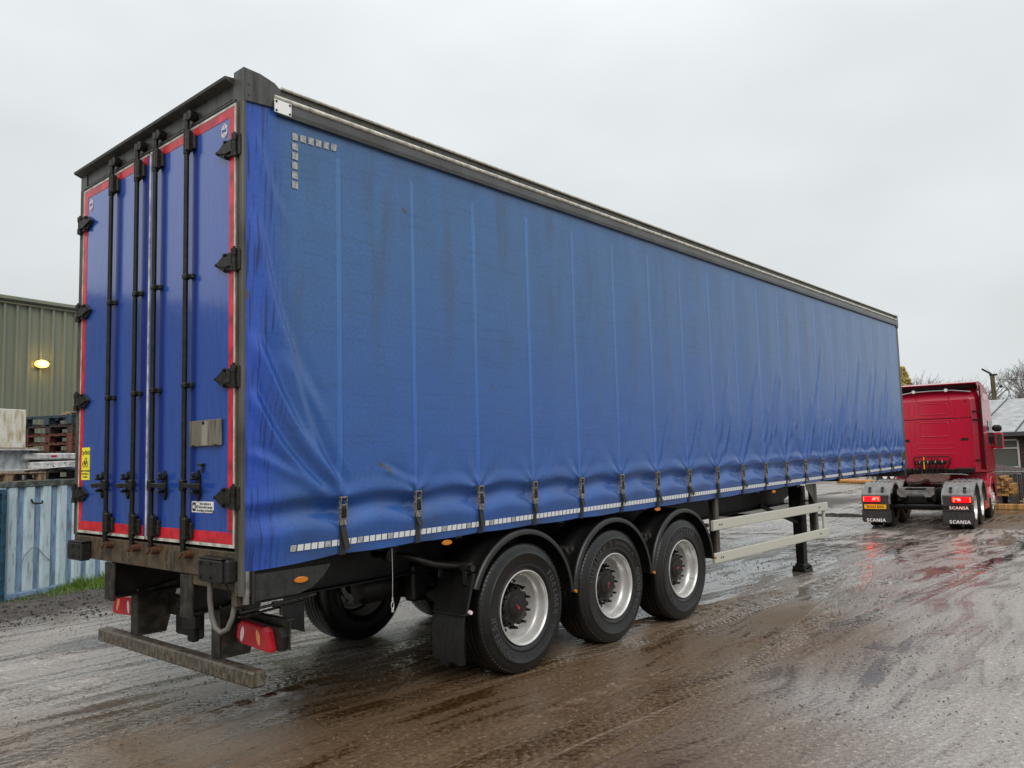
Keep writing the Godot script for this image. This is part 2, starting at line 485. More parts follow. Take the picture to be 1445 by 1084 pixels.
func build_ground() -> void:
	make_tracks()
	var xs := PackedFloat32Array()
	var zs := PackedFloat32Array()
	var axis := func(lo: float, hi: float, st: float, out: PackedFloat32Array) -> void:
		var left := []
		var q := lo
		var d := st
		while q > -420.0:
			d = minf(d * 1.22, 60.0)
			q -= d
			left.append(q)
		left.reverse()
		for e in left: out.append(e)
		var k := int(round((hi - lo) / st))
		for i in k + 1: out.append(lo + i * st)
		q = hi
		d = st
		while q < 420.0:
			d = minf(d * 1.22, 60.0)
			q += d
			out.append(q)
	axis.call(-8.0, 7.0, 0.04, xs)
	axis.call(-21.0, 2.6, 0.045, zs)
	var nx := xs.size()
	var nzn := zs.size()
	# track relief stamped on a grid first
	var rel := PackedFloat32Array()
	rel.resize(nx * nzn)
	var ix0 := xs.bsearch(-8.0)
	var iz0 := zs.bsearch(-21.0)
	for t: PackedVector3Array in tracks:
		var run := 0.0
		for i in t.size() - 1:
			var a := t[i]
			var b := t[i + 1]
			var seg := b - a
			var sl := seg.length()
			var e := seg / sl
			var x0 := maxi(ix0, xs.bsearch(minf(a.x, b.x) - 0.28))
			var x1 := mini(nx - 1, xs.bsearch(maxf(a.x, b.x) + 0.28))
			var z0 := maxi(iz0, zs.bsearch(minf(a.z, b.z) - 0.02))
			var z1 := mini(nzn - 1, zs.bsearch(maxf(a.z, b.z) + 0.02))
			for j in range(z0, z1):
				for k in range(x0, x1):
					var px := xs[k] - a.x
					var pz := zs[j] - a.z
					var al := px * e.x + pz * e.z
					if al < 0.0 or al >= sl: continue
					var w := absf(px * e.z - pz * e.x)
					if w > 0.25: continue
					var h := -0.012 * smoothstep(0.19, 0.14, w) + 0.010 * exp(-pow((w - 0.19) / 0.03, 2.0))
					if w < 0.15: h += 0.006 * signf(sin((run + al) * 26.0 + w * 16.0)) * smoothstep(0.02, 0.05, w)
					rel[j * nx + k] = h
			run += sl
	var hh := PackedFloat32Array()
	hh.resize(nx * nzn)
	for j in nzn:
		var z := zs[j]
		var near_z := z > -45.0 and z < 20.0
		for i in nx:
			var x := xs[i]
			var h := macro(x, z)
			if near_z and x > -30.0 and x < 30.0:
				var far_off := smoothstep(2.0, 7.0, Vector2(x - 2.6, (z + 1.8) * 0.75).length())
				var wx := x + 0.35 * nz_a.get_noise_2d(x, z) + 0.05 * z * 0.3
				var fade := clampf(0.55 + 1.2 * nz_d.get_noise_2d(x * 2.0 + 9.0, z * 2.0), 0.15, 1.1)
				h += (0.0014 + 0.0028 * far_off) * nz_b.get_noise_2d(wx * 5.0, z * 0.55) * fade
				h += (0.0010 + 0.0016 * far_off) * nz_c.get_noise_2d(wx * 2.4, z * 0.45) * fade
				h += (0.0016 + 0.002 * far_off) * nz_c.get_noise_2d(x + 50.0, z)
				h += 0.008 * nz_a.get_noise_2d(x * 1.5, z * 1.1 + 30.0)
				h += rel[j * nx + i] * clampf(0.6 + 1.5 * nz_a.get_noise_2d(x * 2.0 + 70.0, z * 2.0), 0.0, 1.0)
				h -= 0.03 * exp(-pow((x + 3.2) / 1.0, 2.0) - pow((z + 22.8) / 0.6, 2.0))
				if x < -4.8 and x > -7.4: h += 0.035 * nz_c.get_noise_2d(x * 1.4, z * 1.4) * smoothstep(-4.8, -5.3, x)
			hh[j * nx + i] = h
	var pv := PackedVector3Array()
	var pn := PackedVector3Array()
	var u1 := PackedVector2Array()
	var u2 := PackedVector2Array()
	pv.resize(nx * nzn); pn.resize(nx * nzn); u1.resize(nx * nzn); u2.resize(nx * nzn)
	for j in nzn:
		var ja := maxi(j - 1, 0)
		var jb := mini(j + 1, nzn - 1)
		for i in nx:
			var ia := maxi(i - 1, 0)
			var ib := mini(i + 1, nx - 1)
			var k := j * nx + i
			var x := xs[i]
			var z := zs[j]
			pv[k] = Vector3(x, hh[k], z)
			pn[k] = Vector3(-(hh[j * nx + ib] - hh[j * nx + ia]) / (xs[ib] - xs[ia]), 1.0, -(hh[jb * nx + i] - hh[ja * nx + i]) / (zs[jb] - zs[ja])).normalized()
			u1[k] = Vector2((x + 8.0) / 16.0, (z + 20.0) / 24.0)
			u2[k] = Vector2((x + 0.2 * nz_a.get_noise_2d(x, z)) / 3.7, z / 3.7)
	var ind := PackedInt32Array()
	ind.resize((nx - 1) * (nzn - 1) * 6)
	var c := 0
	for j in nzn - 1:
		for i in nx - 1:
			var k := j * nx + i
			ind[c] = k; ind[c + 1] = k + 1; ind[c + 2] = k + nx
			ind[c + 3] = k + 1; ind[c + 4] = k + nx + 1; ind[c + 5] = k + nx
			c += 6
	var a := []
	a.resize(Mesh.ARRAY_MAX)
	a[Mesh.ARRAY_VERTEX] = pv
	a[Mesh.ARRAY_NORMAL] = pn
	a[Mesh.ARRAY_TEX_UV] = u1
	a[Mesh.ARRAY_TEX_UV2] = u2
	a[Mesh.ARRAY_INDEX] = ind
	var me := ArrayMesh.new()
	me.add_surface_from_arrays(Mesh.PRIMITIVE_TRIANGLES, a)
	kind(part(self, "ground", me, ground_material()), "structure")
	# shallow water lying in the low parts of the yard
	var w := MB.new()
	var X := 70
	var Z := 130
	for j in Z + 1:
		for i in X + 1:
			var x := -6.0 + 22.0 * i / X
			var z := 3.5 - 37.0 * j / Z
			w.v.append(Vector3(x, macro(x, z) - 0.0085 - 0.03 * smoothstep(-12.0, -8.0, z) - 0.10 * smoothstep(-4.6, -5.2, x), z))
			w.n.append(Vector3.UP)
	for j in Z:
		for i in X:
			var k := j * (X + 1) + i
			for e in [k, k + X + 1, k + 1, k + 1, k + X + 1, k + X + 2]: w.ix.append(e)
	var wm := mat("water", 0.045, 0.038, 0.030, 0.05)
	wm.metallic_specular = 0.42
	kind(part(self, "standing_water", w, wm), "structure")

func ground_material() -> StandardMaterial3D:
	# the yard surface, 1 cm to the pixel: x from -8 to 8, z from -20 to 4
	var W := 1600
	var H := 2000
	var st := bytes(201, 0.055, 5, W, 200, FastNoiseLite.TYPE_SIMPLEX_SMOOTH, Vector2i(W, H))
	var bl := bytes(202, 0.012, 5, W / 2, H / 2, FastNoiseLite.TYPE_SIMPLEX_SMOOTH, Vector2i(W, H))
	var lo := bytes(206, 0.016, 3, W / 8, H / 8, FastNoiseLite.TYPE_SIMPLEX_SMOOTH, Vector2i(W, H))
	var gr := bytes(203, 0.22, 3, W, H)
	var tk := PackedByteArray()
	tk.resize(W * H)
	tk.fill(128)
	var pale := PackedByteArray()
	pale.resize(W * H)
	var z_on := func(z: float) -> bool: return z < -4.5 and z > -13.5
	# tread prints: 128 is untouched, lower is pressed in, higher is the squeezed-up edge
	for n in tracks.size():
		var t: PackedVector3Array = tracks[n]
		var run := 0.0
		for e in t.size() - 1:
			var a := t[e]
			var seg := t[e + 1] - a
			var sl := seg.length()
			var d := seg / sl
			for al in int(sl * 100.0):
				for wi in range(-17, 18):
					var w := wi * 0.01
					var p := a + d * (al * 0.01) + V(d.z, 0, -d.x) * w
					var px := int((p.x + 8.0) * 100.0)
					var pz := int((p.z + 20.0) * 100.0)
					if px < 1 or pz < 1 or px >= W - 1 or pz >= H - 1: continue
					var v := 100
					if absi(wi) > 14: v = 170
					elif fposmod((run + al * 0.01) * 14.0 + absf(w) * 9.0 + (0.5 if wi > 0 else 0.0), 1.0) < 0.45 and absi(wi) > 1: v = 60
					var q := pz * W + px
					tk[q] = v
					tk[q + 1] = v
					if n < 2 and z_on.call(p.z) and absi(wi) < 15:
						pale[q] = 255 if v < 90 else 110
						pale[q + 1] = pale[q]
			run += sl
	var alb := PackedByteArray()
	alb.resize(W * H * 3)
	var rg := PackedByteArray()
	rg.resize(W * H)
	var he := PackedByteArray()
	he.resize(W * H)
	for j in H:
		var z := j * 0.01 - 20.0
		var mz := (z + 3.2) / 5.2
		var mud_z := mz * mz
		var wet_z := int(smoothstep(-5.5, -9.0, z) * 16.0)
		var bank_z := smoothstep(-12.0, -8.0, z)
		for i in W:
			var q := j * W + i
			var x := i * 0.01 - 8.0
			var b := bl[q]
			var l := lo[q]
			var g := gr[q]
			var a := st[j * W + (i + (l >> 2) + (b >> 4)) % W]
			var mx := (x - 2.45 - (z + 3.0) * 0.06) / 2.6
			var mud := clampi(int((1.25 - mx * mx - mud_z) * 260.0) + ((l - 128) * 3 >> 1) + (b - 128 >> 1), 0, 255)
			var bank := 0
			if x < -4.2: bank = clampi(int((-4.55 - x) * 500.0) + (b - 128) * 2, 0, 255) * int(bank_z * 255.0) >> 8
			# how much the track shows here
			var tv := ((tk[q] - 128) * clampi((l - 60) * 4, 70, 255)) >> 8
			var mix := (a * 5 + b * 4 + g * 2) / 11
			# water film where the surface is low
			var bias := int(wet_z * smoothstep(3.2, 2.0, x)) + (10 if x < 1.0 else 0) - (24 if x > 2.6 and z > -7.5 else 0)
			var wet := clampi((132 + bias - mix) * 7 - (mud >> 1) - tv * 3, 0, 255)
			if bank > 90: wet = 0
			var v := 124 + (mix * 44 >> 8) + (g * 34 >> 8)
			v -= (wet * 30 >> 8)
			v -= (mud * 70 >> 8)
			var pl := pale[q] * clampi((l - 70) * 3, 60, 255) >> 8
			v += pl * 26 >> 8
			v -= (bank * 100 >> 8)
			if g > 198 and b > 120: v += 34
			var warm := 9 + (mud * 15 >> 8)
			alb[q * 3] = clampi(v + warm, 0, 255)
			alb[q * 3 + 1] = clampi(v, 0, 255)
			alb[q * 3 + 2] = clampi(v - warm, 0, 255)
			var r := 84 - (mud * 14 >> 8) + (g * 26 >> 8) + (bank * 70 >> 8)
			r -= (wet * (r - 24)) >> 8
			if tv < 0: r -= mini(44, -tv)
			r -= (pl * 60 >> 8)
			if x > 2.4 and z < -5.0: r += int(34.0 * smoothstep(2.4, 3.2, x) * smoothstep(-5.0, -7.0, z))
			rg[q] = clampi(r, 22, 255)
			var h := 40 + (a * (40 - (mud >> 4)) >> 8) + (g * (60 - (mud >> 3)) >> 8) + (b * 24 >> 8)
			h = (h * (255 - wet) + 62 * wet) >> 8
			he[q] = clampi(h + tv / 2 + (bank * g >> 10), 0, 255)
	var m := StandardMaterial3D.new()
	m.resource_name = "ground"
	m.albedo_texture = ImageTexture.create_from_image(Image.create_from_data(W, H, false, Image.FORMAT_RGB8, alb))
	m.roughness = 1.0
	m.roughness_texture = grey_tex(rg, W, H)
	m.roughness_texture_channel = BaseMaterial3D.TEXTURE_CHANNEL_RED
	m.heightmap_enabled = true
	m.heightmap_texture = grey_tex(he, W, H)
	m.heightmap_scale = 3.0
	m.metallic_specular = 0.54
	# fine grit, 4 mm to the pixel
	var B := 1024
	var p1 := bytes(221, 0.30, 2, B, B)
	var p2 := bytes(222, 0.14, 1, B, B, FastNoiseLite.TYPE_CELLULAR)
	var img := PackedByteArray()
	img.resize(B * B * 3)
	for i in B * B:
		var v := 176 + (p1[i] * 70 >> 8)
		if p2[i] < 22: v = 255
		elif p1[i] < 62: v = 120
		img[i * 3] = v; img[i * 3 + 1] = v; img[i * 3 + 2] = v
	m.detail_enabled = true
	m.detail_blend_mode = BaseMaterial3D.BLEND_MODE_MUL
	m.detail_uv_layer = BaseMaterial3D.DETAIL_UV_2
	m.detail_albedo = ImageTexture.create_from_image(Image.create_from_data(B, B, false, Image.FORMAT_RGB8, img))
	return m

func build_loose() -> void:
	# grit trodden into the mud, denser gravel on the bank, grass at the foot of the container
	var stone := func(sd: int) -> ArrayMesh:
		var r := RandomNumberGenerator.new()
		r.seed = sd
		var s := SphereMesh.new()
		s.radial_segments = 7
		s.rings = 4
		s.radius = 0.5
		s.height = 0.8
		var b := MB.new()
		b.add(s, Transform3D.IDENTITY)
		for i in b.v.size():
			var d := b.v[i]
			b.v[i] = d * (1.0 + 0.35 * nz_c.get_noise_3dv(d * 1.3 + V(sd, 0, 0)))
		return b.mesh()
	var scatter := func(nm: String, me: Mesh, m: Material, spots: Array) -> void:
		var mm := MultiMesh.new()
		mm.transform_format = MultiMesh.TRANSFORM_3D
		mm.mesh = me
		mm.instance_count = spots.size()
		for i in spots.size(): mm.set_instance_transform(i, spots[i])
		var o := MultiMeshInstance3D.new()
		o.name = nm
		o.multimesh = mm
		o.material_override = m
		add_child(o)
		kind(o, "stuff")
	var at := func(x: float, z: float, s: float, sink: float) -> Transform3D:
		return Transform3D(Basis.from_euler(V(rng.randf() * TAU, rng.randf() * TAU, rng.randf() * TAU)).scaled(V(1, 0.75, 1) * s), V(x, macro(x, z) + s * sink, z))
	var spots := []
	while spots.size() < 15000:
		var x := rng.randf_range(-4.5, 6.5)
		var z := rng.randf_range(-12.0, 2.2)
		if rng.randf() > 0.45 + 1.1 * nz_a.get_noise_2d(x * 2.0, z * 2.0): continue
		spots.append(at.call(x, z, 0.005 + 0.014 * pow(rng.randf(), 3.0), 0.12))
	scatter.call("loose_grit", stone.call(3), M.stone, spots)
	spots = []
	while spots.size() < 16000:
		var x := rng.randf_range(-7.3, -4.5)
		var z := rng.randf_range(-7.0, 2.5)
		if rng.randf() > smoothstep(-4.4, -5.2, x) + 0.05: continue
		spots.append(at.call(x, z, 0.008 + 0.026 * pow(rng.randf(), 4.0), 0.1))
	scatter.call("gravel", stone.call(8), M.gravel, spots)
	var blade := MB.new()
	var prev := [V(-0.5, 0, 0), V(0.5, 0, 0)]
	for k in 3:
		var t := (k + 1) / 3.0
		var wd := 0.5 * (1.0 - t * t)
		var nx := [V(-wd, t, t * t * 0.35), V(wd, t, t * t * 0.35)]
		blade.quad(prev[0], prev[1], nx[1], nx[0], V(0, 0.35, 0.9).normalized())
		prev = nx
	spots = []
	var A := V(-6.92, 0, -1.16)
	var d := V(-0.40813, 0, -0.91292)
	var nrm := V(0.91292, 0, -0.40813)
	while spots.size() < 9000:
		var s := rng.randf_range(-0.2, 5.5)
		var off := 0.03 + 0.85 * pow(rng.randf(), 1.6)
		var dense := smoothstep(0.55, 1.3, s) * smoothstep(0.9, 0.25, off) + 0.12
		if rng.randf() > dense * (0.7 + 1.4 * nz_b.get_noise_2d(s * 1.5, off * 1.5)): continue
		var P := A + d * s + nrm * off
		var hgt := rng.randf_range(0.06, 0.22) * (0.5 + 0.5 * smoothstep(0.7, 1.4, s))
		var bs := Basis.from_euler(V(rng.randf_range(-0.5, 0.5), rng.randf() * TAU, rng.randf_range(-0.5, 0.5))) * Basis.from_scale(V(rng.randf_range(0.006, 0.016), hgt, hgt))
		spots.append(Transform3D(bs, V(P.x, macro(P.x, P.z) - 0.01, P.z)))
	scatter.call("grass", blade.mesh(), M.grass, spots)
	M.grass.backlight_enabled = true
	M.grass.backlight = Color(0.35, 0.45, 0.12)

var straps := []
var folds := []

func crease_y(s: float) -> float:
	return 1.545 + 0.0096 * s

func curtain_bottom(s: float) -> float:
	var k := [[0.0, 1.13], [0.7, 1.172], [2.1, 1.197], [6.1, 1.244], [9.4, 1.312], [13.45, 1.345]]
	for i in k.size() - 1:
		if s <= k[i + 1][0]:
			return lerpf(k[i][1], k[i + 1][1], (s - k[i][0]) / (k[i + 1][0] - k[i][0])) - 0.008 * absf(sin((s - 0.737) / 0.66 * PI))
	return 1.345

# how far the curtain stands out at s metres from the rear, y up
func bulge(s: float, y: float) -> float:
	var yc := crease_y(s)
	var k := clampi(int(round((s - 0.737) / 0.66)), 0, 19)
	var ds: float = s - straps[k]
	var t := y - yc - 0.03 * pow(sin(ds / 0.66 * PI), 2.0) * smoothstep(0.0, 0.7, s)
	var vary := 1.0 + 0.45 * nz_b.get_noise_2d(s * 0.9, 5.0)
	var b := 0.0
	# the fold where the straps draw the hem in, and the rounded skirt under it
	var soft := 1.0 + 0.14 * cos(ds / 0.66 * TAU)
	var front := smoothstep(8.0, 12.0, s)
	b -= (0.044 + 0.006 * front) * exp(-pow((t + 0.095) / 0.06, 2.0)) * vary * soft * smoothstep(-0.05, 0.35, s)
	b += 0.012 * smoothstep(0.10, -0.01, t) * smoothstep(-0.06, -0.0, t)
	b += 0.014 * exp(-pow((t + 0.21) / 0.06, 2.0)) * (1.3 - 0.5 * soft)
	b -= 0.015 * smoothstep(-0.25, -0.42, t)
	b -= 0.016 * exp(-pow(ds / 0.045, 2.0)) * exp(-pow((t + 0.11) / 0.13, 2.0))
	# puckers that fan out above each buckle
	if t > -0.02:
		var r := Vector2(ds, t + 0.02).length()
		if r < 0.6:
			var ph := atan2(ds, t + 0.02)
			b += 0.0045 * (1.0 + 1.6 * absf(sin(k * 5.3))) * exp(-r / 0.15) * cos(ph * (5.0 + 3.0 * absf(sin(k * 2.9))) + k * 1.7) * smoothstep(0.0, 0.06, r)
	elif t < -0.10:
		b += 0.006 * front * sin(ds * 21.0 + t * 26.0 + k) * smoothstep(-0.10, -0.16, t)
	for f in folds:
		var P: Vector2 = f[0]
		var Q: Vector2 = f[1]
		if s < minf(P.x, Q.x) - 0.2 or s > maxf(P.x, Q.x) + 0.2: continue
		var pq := Q - P
		var u := Vector2(s, y) - P
		var al := clampf(u.dot(pq) / pq.length_squared(), 0.0, 1.0)
		var bow := f[4] * sin(al * PI) as float
		var dd := pq.normalized().cross(u) - bow
		var w: float = f[3]
		if absf(dd) < w * 3.0:
			var over := u.dot(pq) / pq.length_squared()
			var cut := smoothstep(-0.08, 0.12, over) * smoothstep(1.12, 0.85, over)
			b += 1.3 * f[2] * exp(-dd * dd / (w * w)) * cut
			b -= 0.55 * f[2] * exp(-pow((dd - 1.5 * w) / w, 2.0)) * cut
	# slack cloth: long waves and, by the rear post, fine upright ripples
	b += 0.005 * nz_a.get_noise_2d(s * 2.4, y * 2.0) + 0.0012 * nz_b.get_noise_2d(s * 2.0, y * 3.0)
	b += 0.002 * cos(ds / 0.66 * TAU + PI)
	if s < 0.5: b += 0.0012 * sin(s * 190.0 + 3.0 * nz_b.get_noise_2d(s, y * 0.8)) * smoothstep(0.46, 0.3, s) * smoothstep(4.0, 3.6, y) * (0.6 + nz_b.get_noise_2d(s * 3.0, y))
	b += 0.0016 * exp(-pow(ds / 0.024, 6.0)) * smoothstep(-0.02, 0.05, t)
	return b * smoothstep(4.06, 3.9, y)

func curtain_x(s: float, y: float) -> float:
	return 1.262 + bulge(s, y)

func curtain_mesh() -> MB:
	for k in 20: straps.append(0.737 + 0.668 * k - 0.0005 * k * k)
	folds = [[Vector2(0.09, 2.55), Vector2(0.68, 1.62), 0.034, 0.05, -0.05], [Vector2(0.10, 3.3), Vector2(0.55, 2.1), 0.020, 0.05, -0.07], [Vector2(0.08, 2.2), Vector2(0.62, 1.58), 0.022, 0.04, -0.06],
		[Vector2(0.30, 2.45), Vector2(0.72, 1.58), 0.026, 0.045, -0.03], [Vector2(0.06, 1.85), Vector2(0.6, 1.55), 0.012, 0.035, 0.02], [Vector2(0.1, 3.85), Vector2(0.3, 3.35), 0.008, 0.04, -0.02], [Vector2(1.1, 1.72), Vector2(1.4, 1.60), 0.007, 0.03, 0.0]]
	rng.seed = 88
	for k in range(4, 20):
		var g := smoothstep(3.0, 13.0, k)
		for e in (3 if k > 10 else 2):
			var s0: float = straps[k - 1] + 0.05 + 0.17 * e + rng.randf_range(-0.04, 0.04)
			var y0 := crease_y(s0) + rng.randf_range(0.05, 0.5)
			var len := rng.randf_range(0.35, 0.6) + 0.75 * g * rng.randf()
			folds.append([Vector2(s0, y0), Vector2(s0 + 0.42 * len, y0 + len), (0.002 + 0.008 * g) * rng.randf_range(0.6, 1.1), 0.035, rng.randf_range(-0.02, 0.03)])
	var ss := PackedFloat32Array()
	var s := 0.005
	while s < 13.44:
		ss.append(s)
		s += 0.0075 if s < 0.52 else (0.016 if s < 2.5 else 0.024)
	ss.append(13.44)
	var ny := 150
	var b := MB.new()
	var nx := ss.size()
	for j in ny + 1:
		for i in nx:
			var bt := curtain_bottom(ss[i])
			var t := float(j) / ny
			# rows are closer together round the fold at the straps
			var y := lerpf(bt, 4.075, t * t * 0.55 + t * 0.45)
			b.v.append(V(curtain_x(ss[i], y), y, -ss[i]))
			b.uv.append(Vector2(ss[i] / 13.45, (4.075 - y) / 2.96))
	for j in ny + 1:
		for i in nx:
			var k := j * nx + i
			var e := b.v[j * nx + mini(i + 1, nx - 1)] - b.v[j * nx + maxi(i - 1, 0)]
			var f := b.v[mini(j + 1, ny) * nx + i] - b.v[maxi(j - 1, 0) * nx + i]
			b.n.append(f.cross(e).normalized() * signf(f.cross(e).x))
	for j in ny:
		for i in nx - 1:
			var k := j * nx + i
			# +z is to the left seen from outside; clockwise from +x
			for e in [k, k + nx, k + 1, k + 1, k + nx, k + nx + 1]: b.ix.append(e)
	return b

func curtain_material() -> StandardMaterial3D:
	var W := 2048
	var H := 512
	var wear := bytes(301, 0.012, 5, W, H)
	var fine := bytes(302, 0.2, 3, W, H)
	var drip := bytes(303, 0.035, 4, W, 64, FastNoiseLite.TYPE_SIMPLEX_SMOOTH, Vector2i(W, H))
	var hair := bytes(304, 0.3, 2, W, 16, FastNoiseLite.TYPE_SIMPLEX_SMOOTH, Vector2i(W, H))
	var long_ := bytes(305, 0.16, 3, 128, H, FastNoiseLite.TYPE_SIMPLEX_SMOOTH, Vector2i(W, H))
	var d := PackedByteArray()
	d.resize(W * H * 3)
	for j in H:
		var y := 4.075 - 2.96 * (j + 0.5) / H
		for i in W:
			var s := 13.45 * (i + 0.5) / W
			var k := clampi(int(round((s - 0.737) / 0.66)), 0, 19)
			var ds: float = s - straps[k]
			var q := j * W + i
			var a := wear[q] / 255.0
			var f := fine[q] / 255.0
			var p := drip[q] / 255.0
			var upper := smoothstep(1.7, 3.6, y)
			var r := 0.185 + 0.055 * upper
			var g := 0.338 + 0.052 * upper
			var u := 0.60 - 0.02 * upper
			# grime washed down from the roof, mostly between the seams
			var mid := exp(-pow((absf(ds) - 0.33) / 0.10, 2.0)) + 0.35
			var dirt := upper * clampf(mid * (p * 2.4 - 0.85), 0.0, 1.0) * 0.38 + clampf((a - 0.5) * 1.2, 0, 0.5) * 0.2
			r = lerpf(r, 0.25, dirt); g = lerpf(g, 0.31, dirt); u = lerpf(u, 0.40, dirt)
			# faint level creases
			var cr := long_[(clampi(j + int(3.0 * sin(s * 0.9)) , 0, H - 1)) * W + i] / 255.0
			if cr > 0.63 and y > 1.8:
				var e := minf((cr - 0.63) * 4.0, 1.0) * 0.06
				r *= 1.0 - e; g *= 1.0 - e; u *= 1.0 - e
			var t := y - crease_y(s)
			if absf(ds) < 0.024 and t > 0.0 and y < 3.87:
				var lift := 1.13 - 0.2 * (f - 0.5)
				if absf(ds) > 0.019: lift = 0.9
				r *= lift; g *= lift; u = minf(u * lift, 0.86)
			# cleaner, deeper colour by the rear post with dark upright scratches
			if s < 0.45:
				var w := smoothstep(0.42, 0.02, s)
				r = lerpf(r, 0.13, w * 0.7); g = lerpf(g, 0.27, w * 0.6); u = lerpf(u, 0.70, w * 0.8)
				var l := hair[q] / 255.0
				if l > 0.64: 
					var e := minf((l - 0.64) * 8.0, 1.0) * 0.42 * w
					r *= 1.0 - e; g *= 1.0 - e; u *= 1.0 - e
			if t < 0.25:
				var gm := clampf((a * 1.5 + p * 0.8 - 0.75), 0.0, 1.0) * 0.30 * smoothstep(0.25, -0.35, t)
				r = lerpf(r, 0.19, gm); g = lerpf(g, 0.235, gm); u = lerpf(u, 0.31, gm)
			if t < -0.27:
				var sc := clampf((a * f * 4.0 - 0.85), 0.0, 1.0) * 0.5 * smoothstep(-0.3, -0.42, t)
				r = lerpf(r, 0.18, sc); g = lerpf(g, 0.2, sc); u = lerpf(u, 0.26, sc)
			# the torn patch and small scuffs
			for m in [[1.09, 1.745, 0.035, 0.012], [1.15, 1.715, 0.014, 0.026], [0.03, 2.83, 0.02, 0.03], [1.33, 3.63, 0.02, 0.015], [2.25, 2.35, 0.01, 0.02]]:
				var e2: float = pow((s - m[0]) / m[2], 2.0) + pow((y - m[1] + (s - m[0]) * 0.5) / m[3], 2.0)
				if e2 < 1.0 + f * 0.8: 
					r = 0.24 + 0.1 * f; g = 0.30; u = 0.33
			var n := 0.93 + 0.14 * f
			d[q * 3] = clampi(int(r * n * 255.0), 0, 255)
			d[q * 3 + 1] = clampi(int(g * n * 255.0), 0, 255)
			d[q * 3 + 2] = clampi(int(u * n * 255.0), 0, 255)
	var m := StandardMaterial3D.new()
	m.resource_name = "curtain"
	m.albedo_texture = ImageTexture.create_from_image(Image.create_from_data(W, H, false, Image.FORMAT_RGB8, d))
	m.roughness = 0.24
	m.metallic_specular = 0.5
	return m

func arch(r: float, a0: float, a1: float, x0: float, x1: float, squash := 0.97) -> MB:
	# mudguard: a skin with a rolled outer lip, round the x axis
	var b := MB.new()
	var xf := Transform3D(Basis.from_scale(V(1, squash, 1)), Vector3.ZERO)
	var p := [Vector2(x0, r - 0.03), Vector2(x0, r), Vector2(x0 + 0.04, r + 0.012), Vector2(x1 - 0.16, r + 0.012), Vector2(x1 - 0.15, r), Vector2(x1 - 0.06, r), Vector2(x1 - 0.045, r + 0.014), Vector2(x1 - 0.015, r + 0.012), Vector2(x1, r - 0.008), Vector2(x1 - 0.004, r - 0.035), Vector2(x1 - 0.02, r - 0.035), Vector2(x1 - 0.03, r - 0.012), Vector2(x0, r - 0.014)]
	b.lathe(p, xf, 36, a0, a1, 0.5)
	return b

func wheel_at(parent: Node3D, at: Vector3, left: bool, turn: float, write: bool, nm := "wheel") -> Node3D:
	var w := holder(parent, nm, at)
	w.basis = Basis(Vector3.UP, PI if left else 0.0) * Basis(Vector3.RIGHT, turn)
	part(w, "tyre", M["mesh_tyre"], M.tyre)
	if write: part(w, "tyre_lettering", M["mesh_letters"], M.letter)
	part(w, "rim", M["mesh_rim"], M.rim)
	part(w, "hub", M["mesh_hub"], M.hub)
	part(w, "wheel_nuts", M["mesh_nuts"], M.iron)
	part(w, "hub_emblem", M["mesh_emblem"], M.emblem_red)
	return w

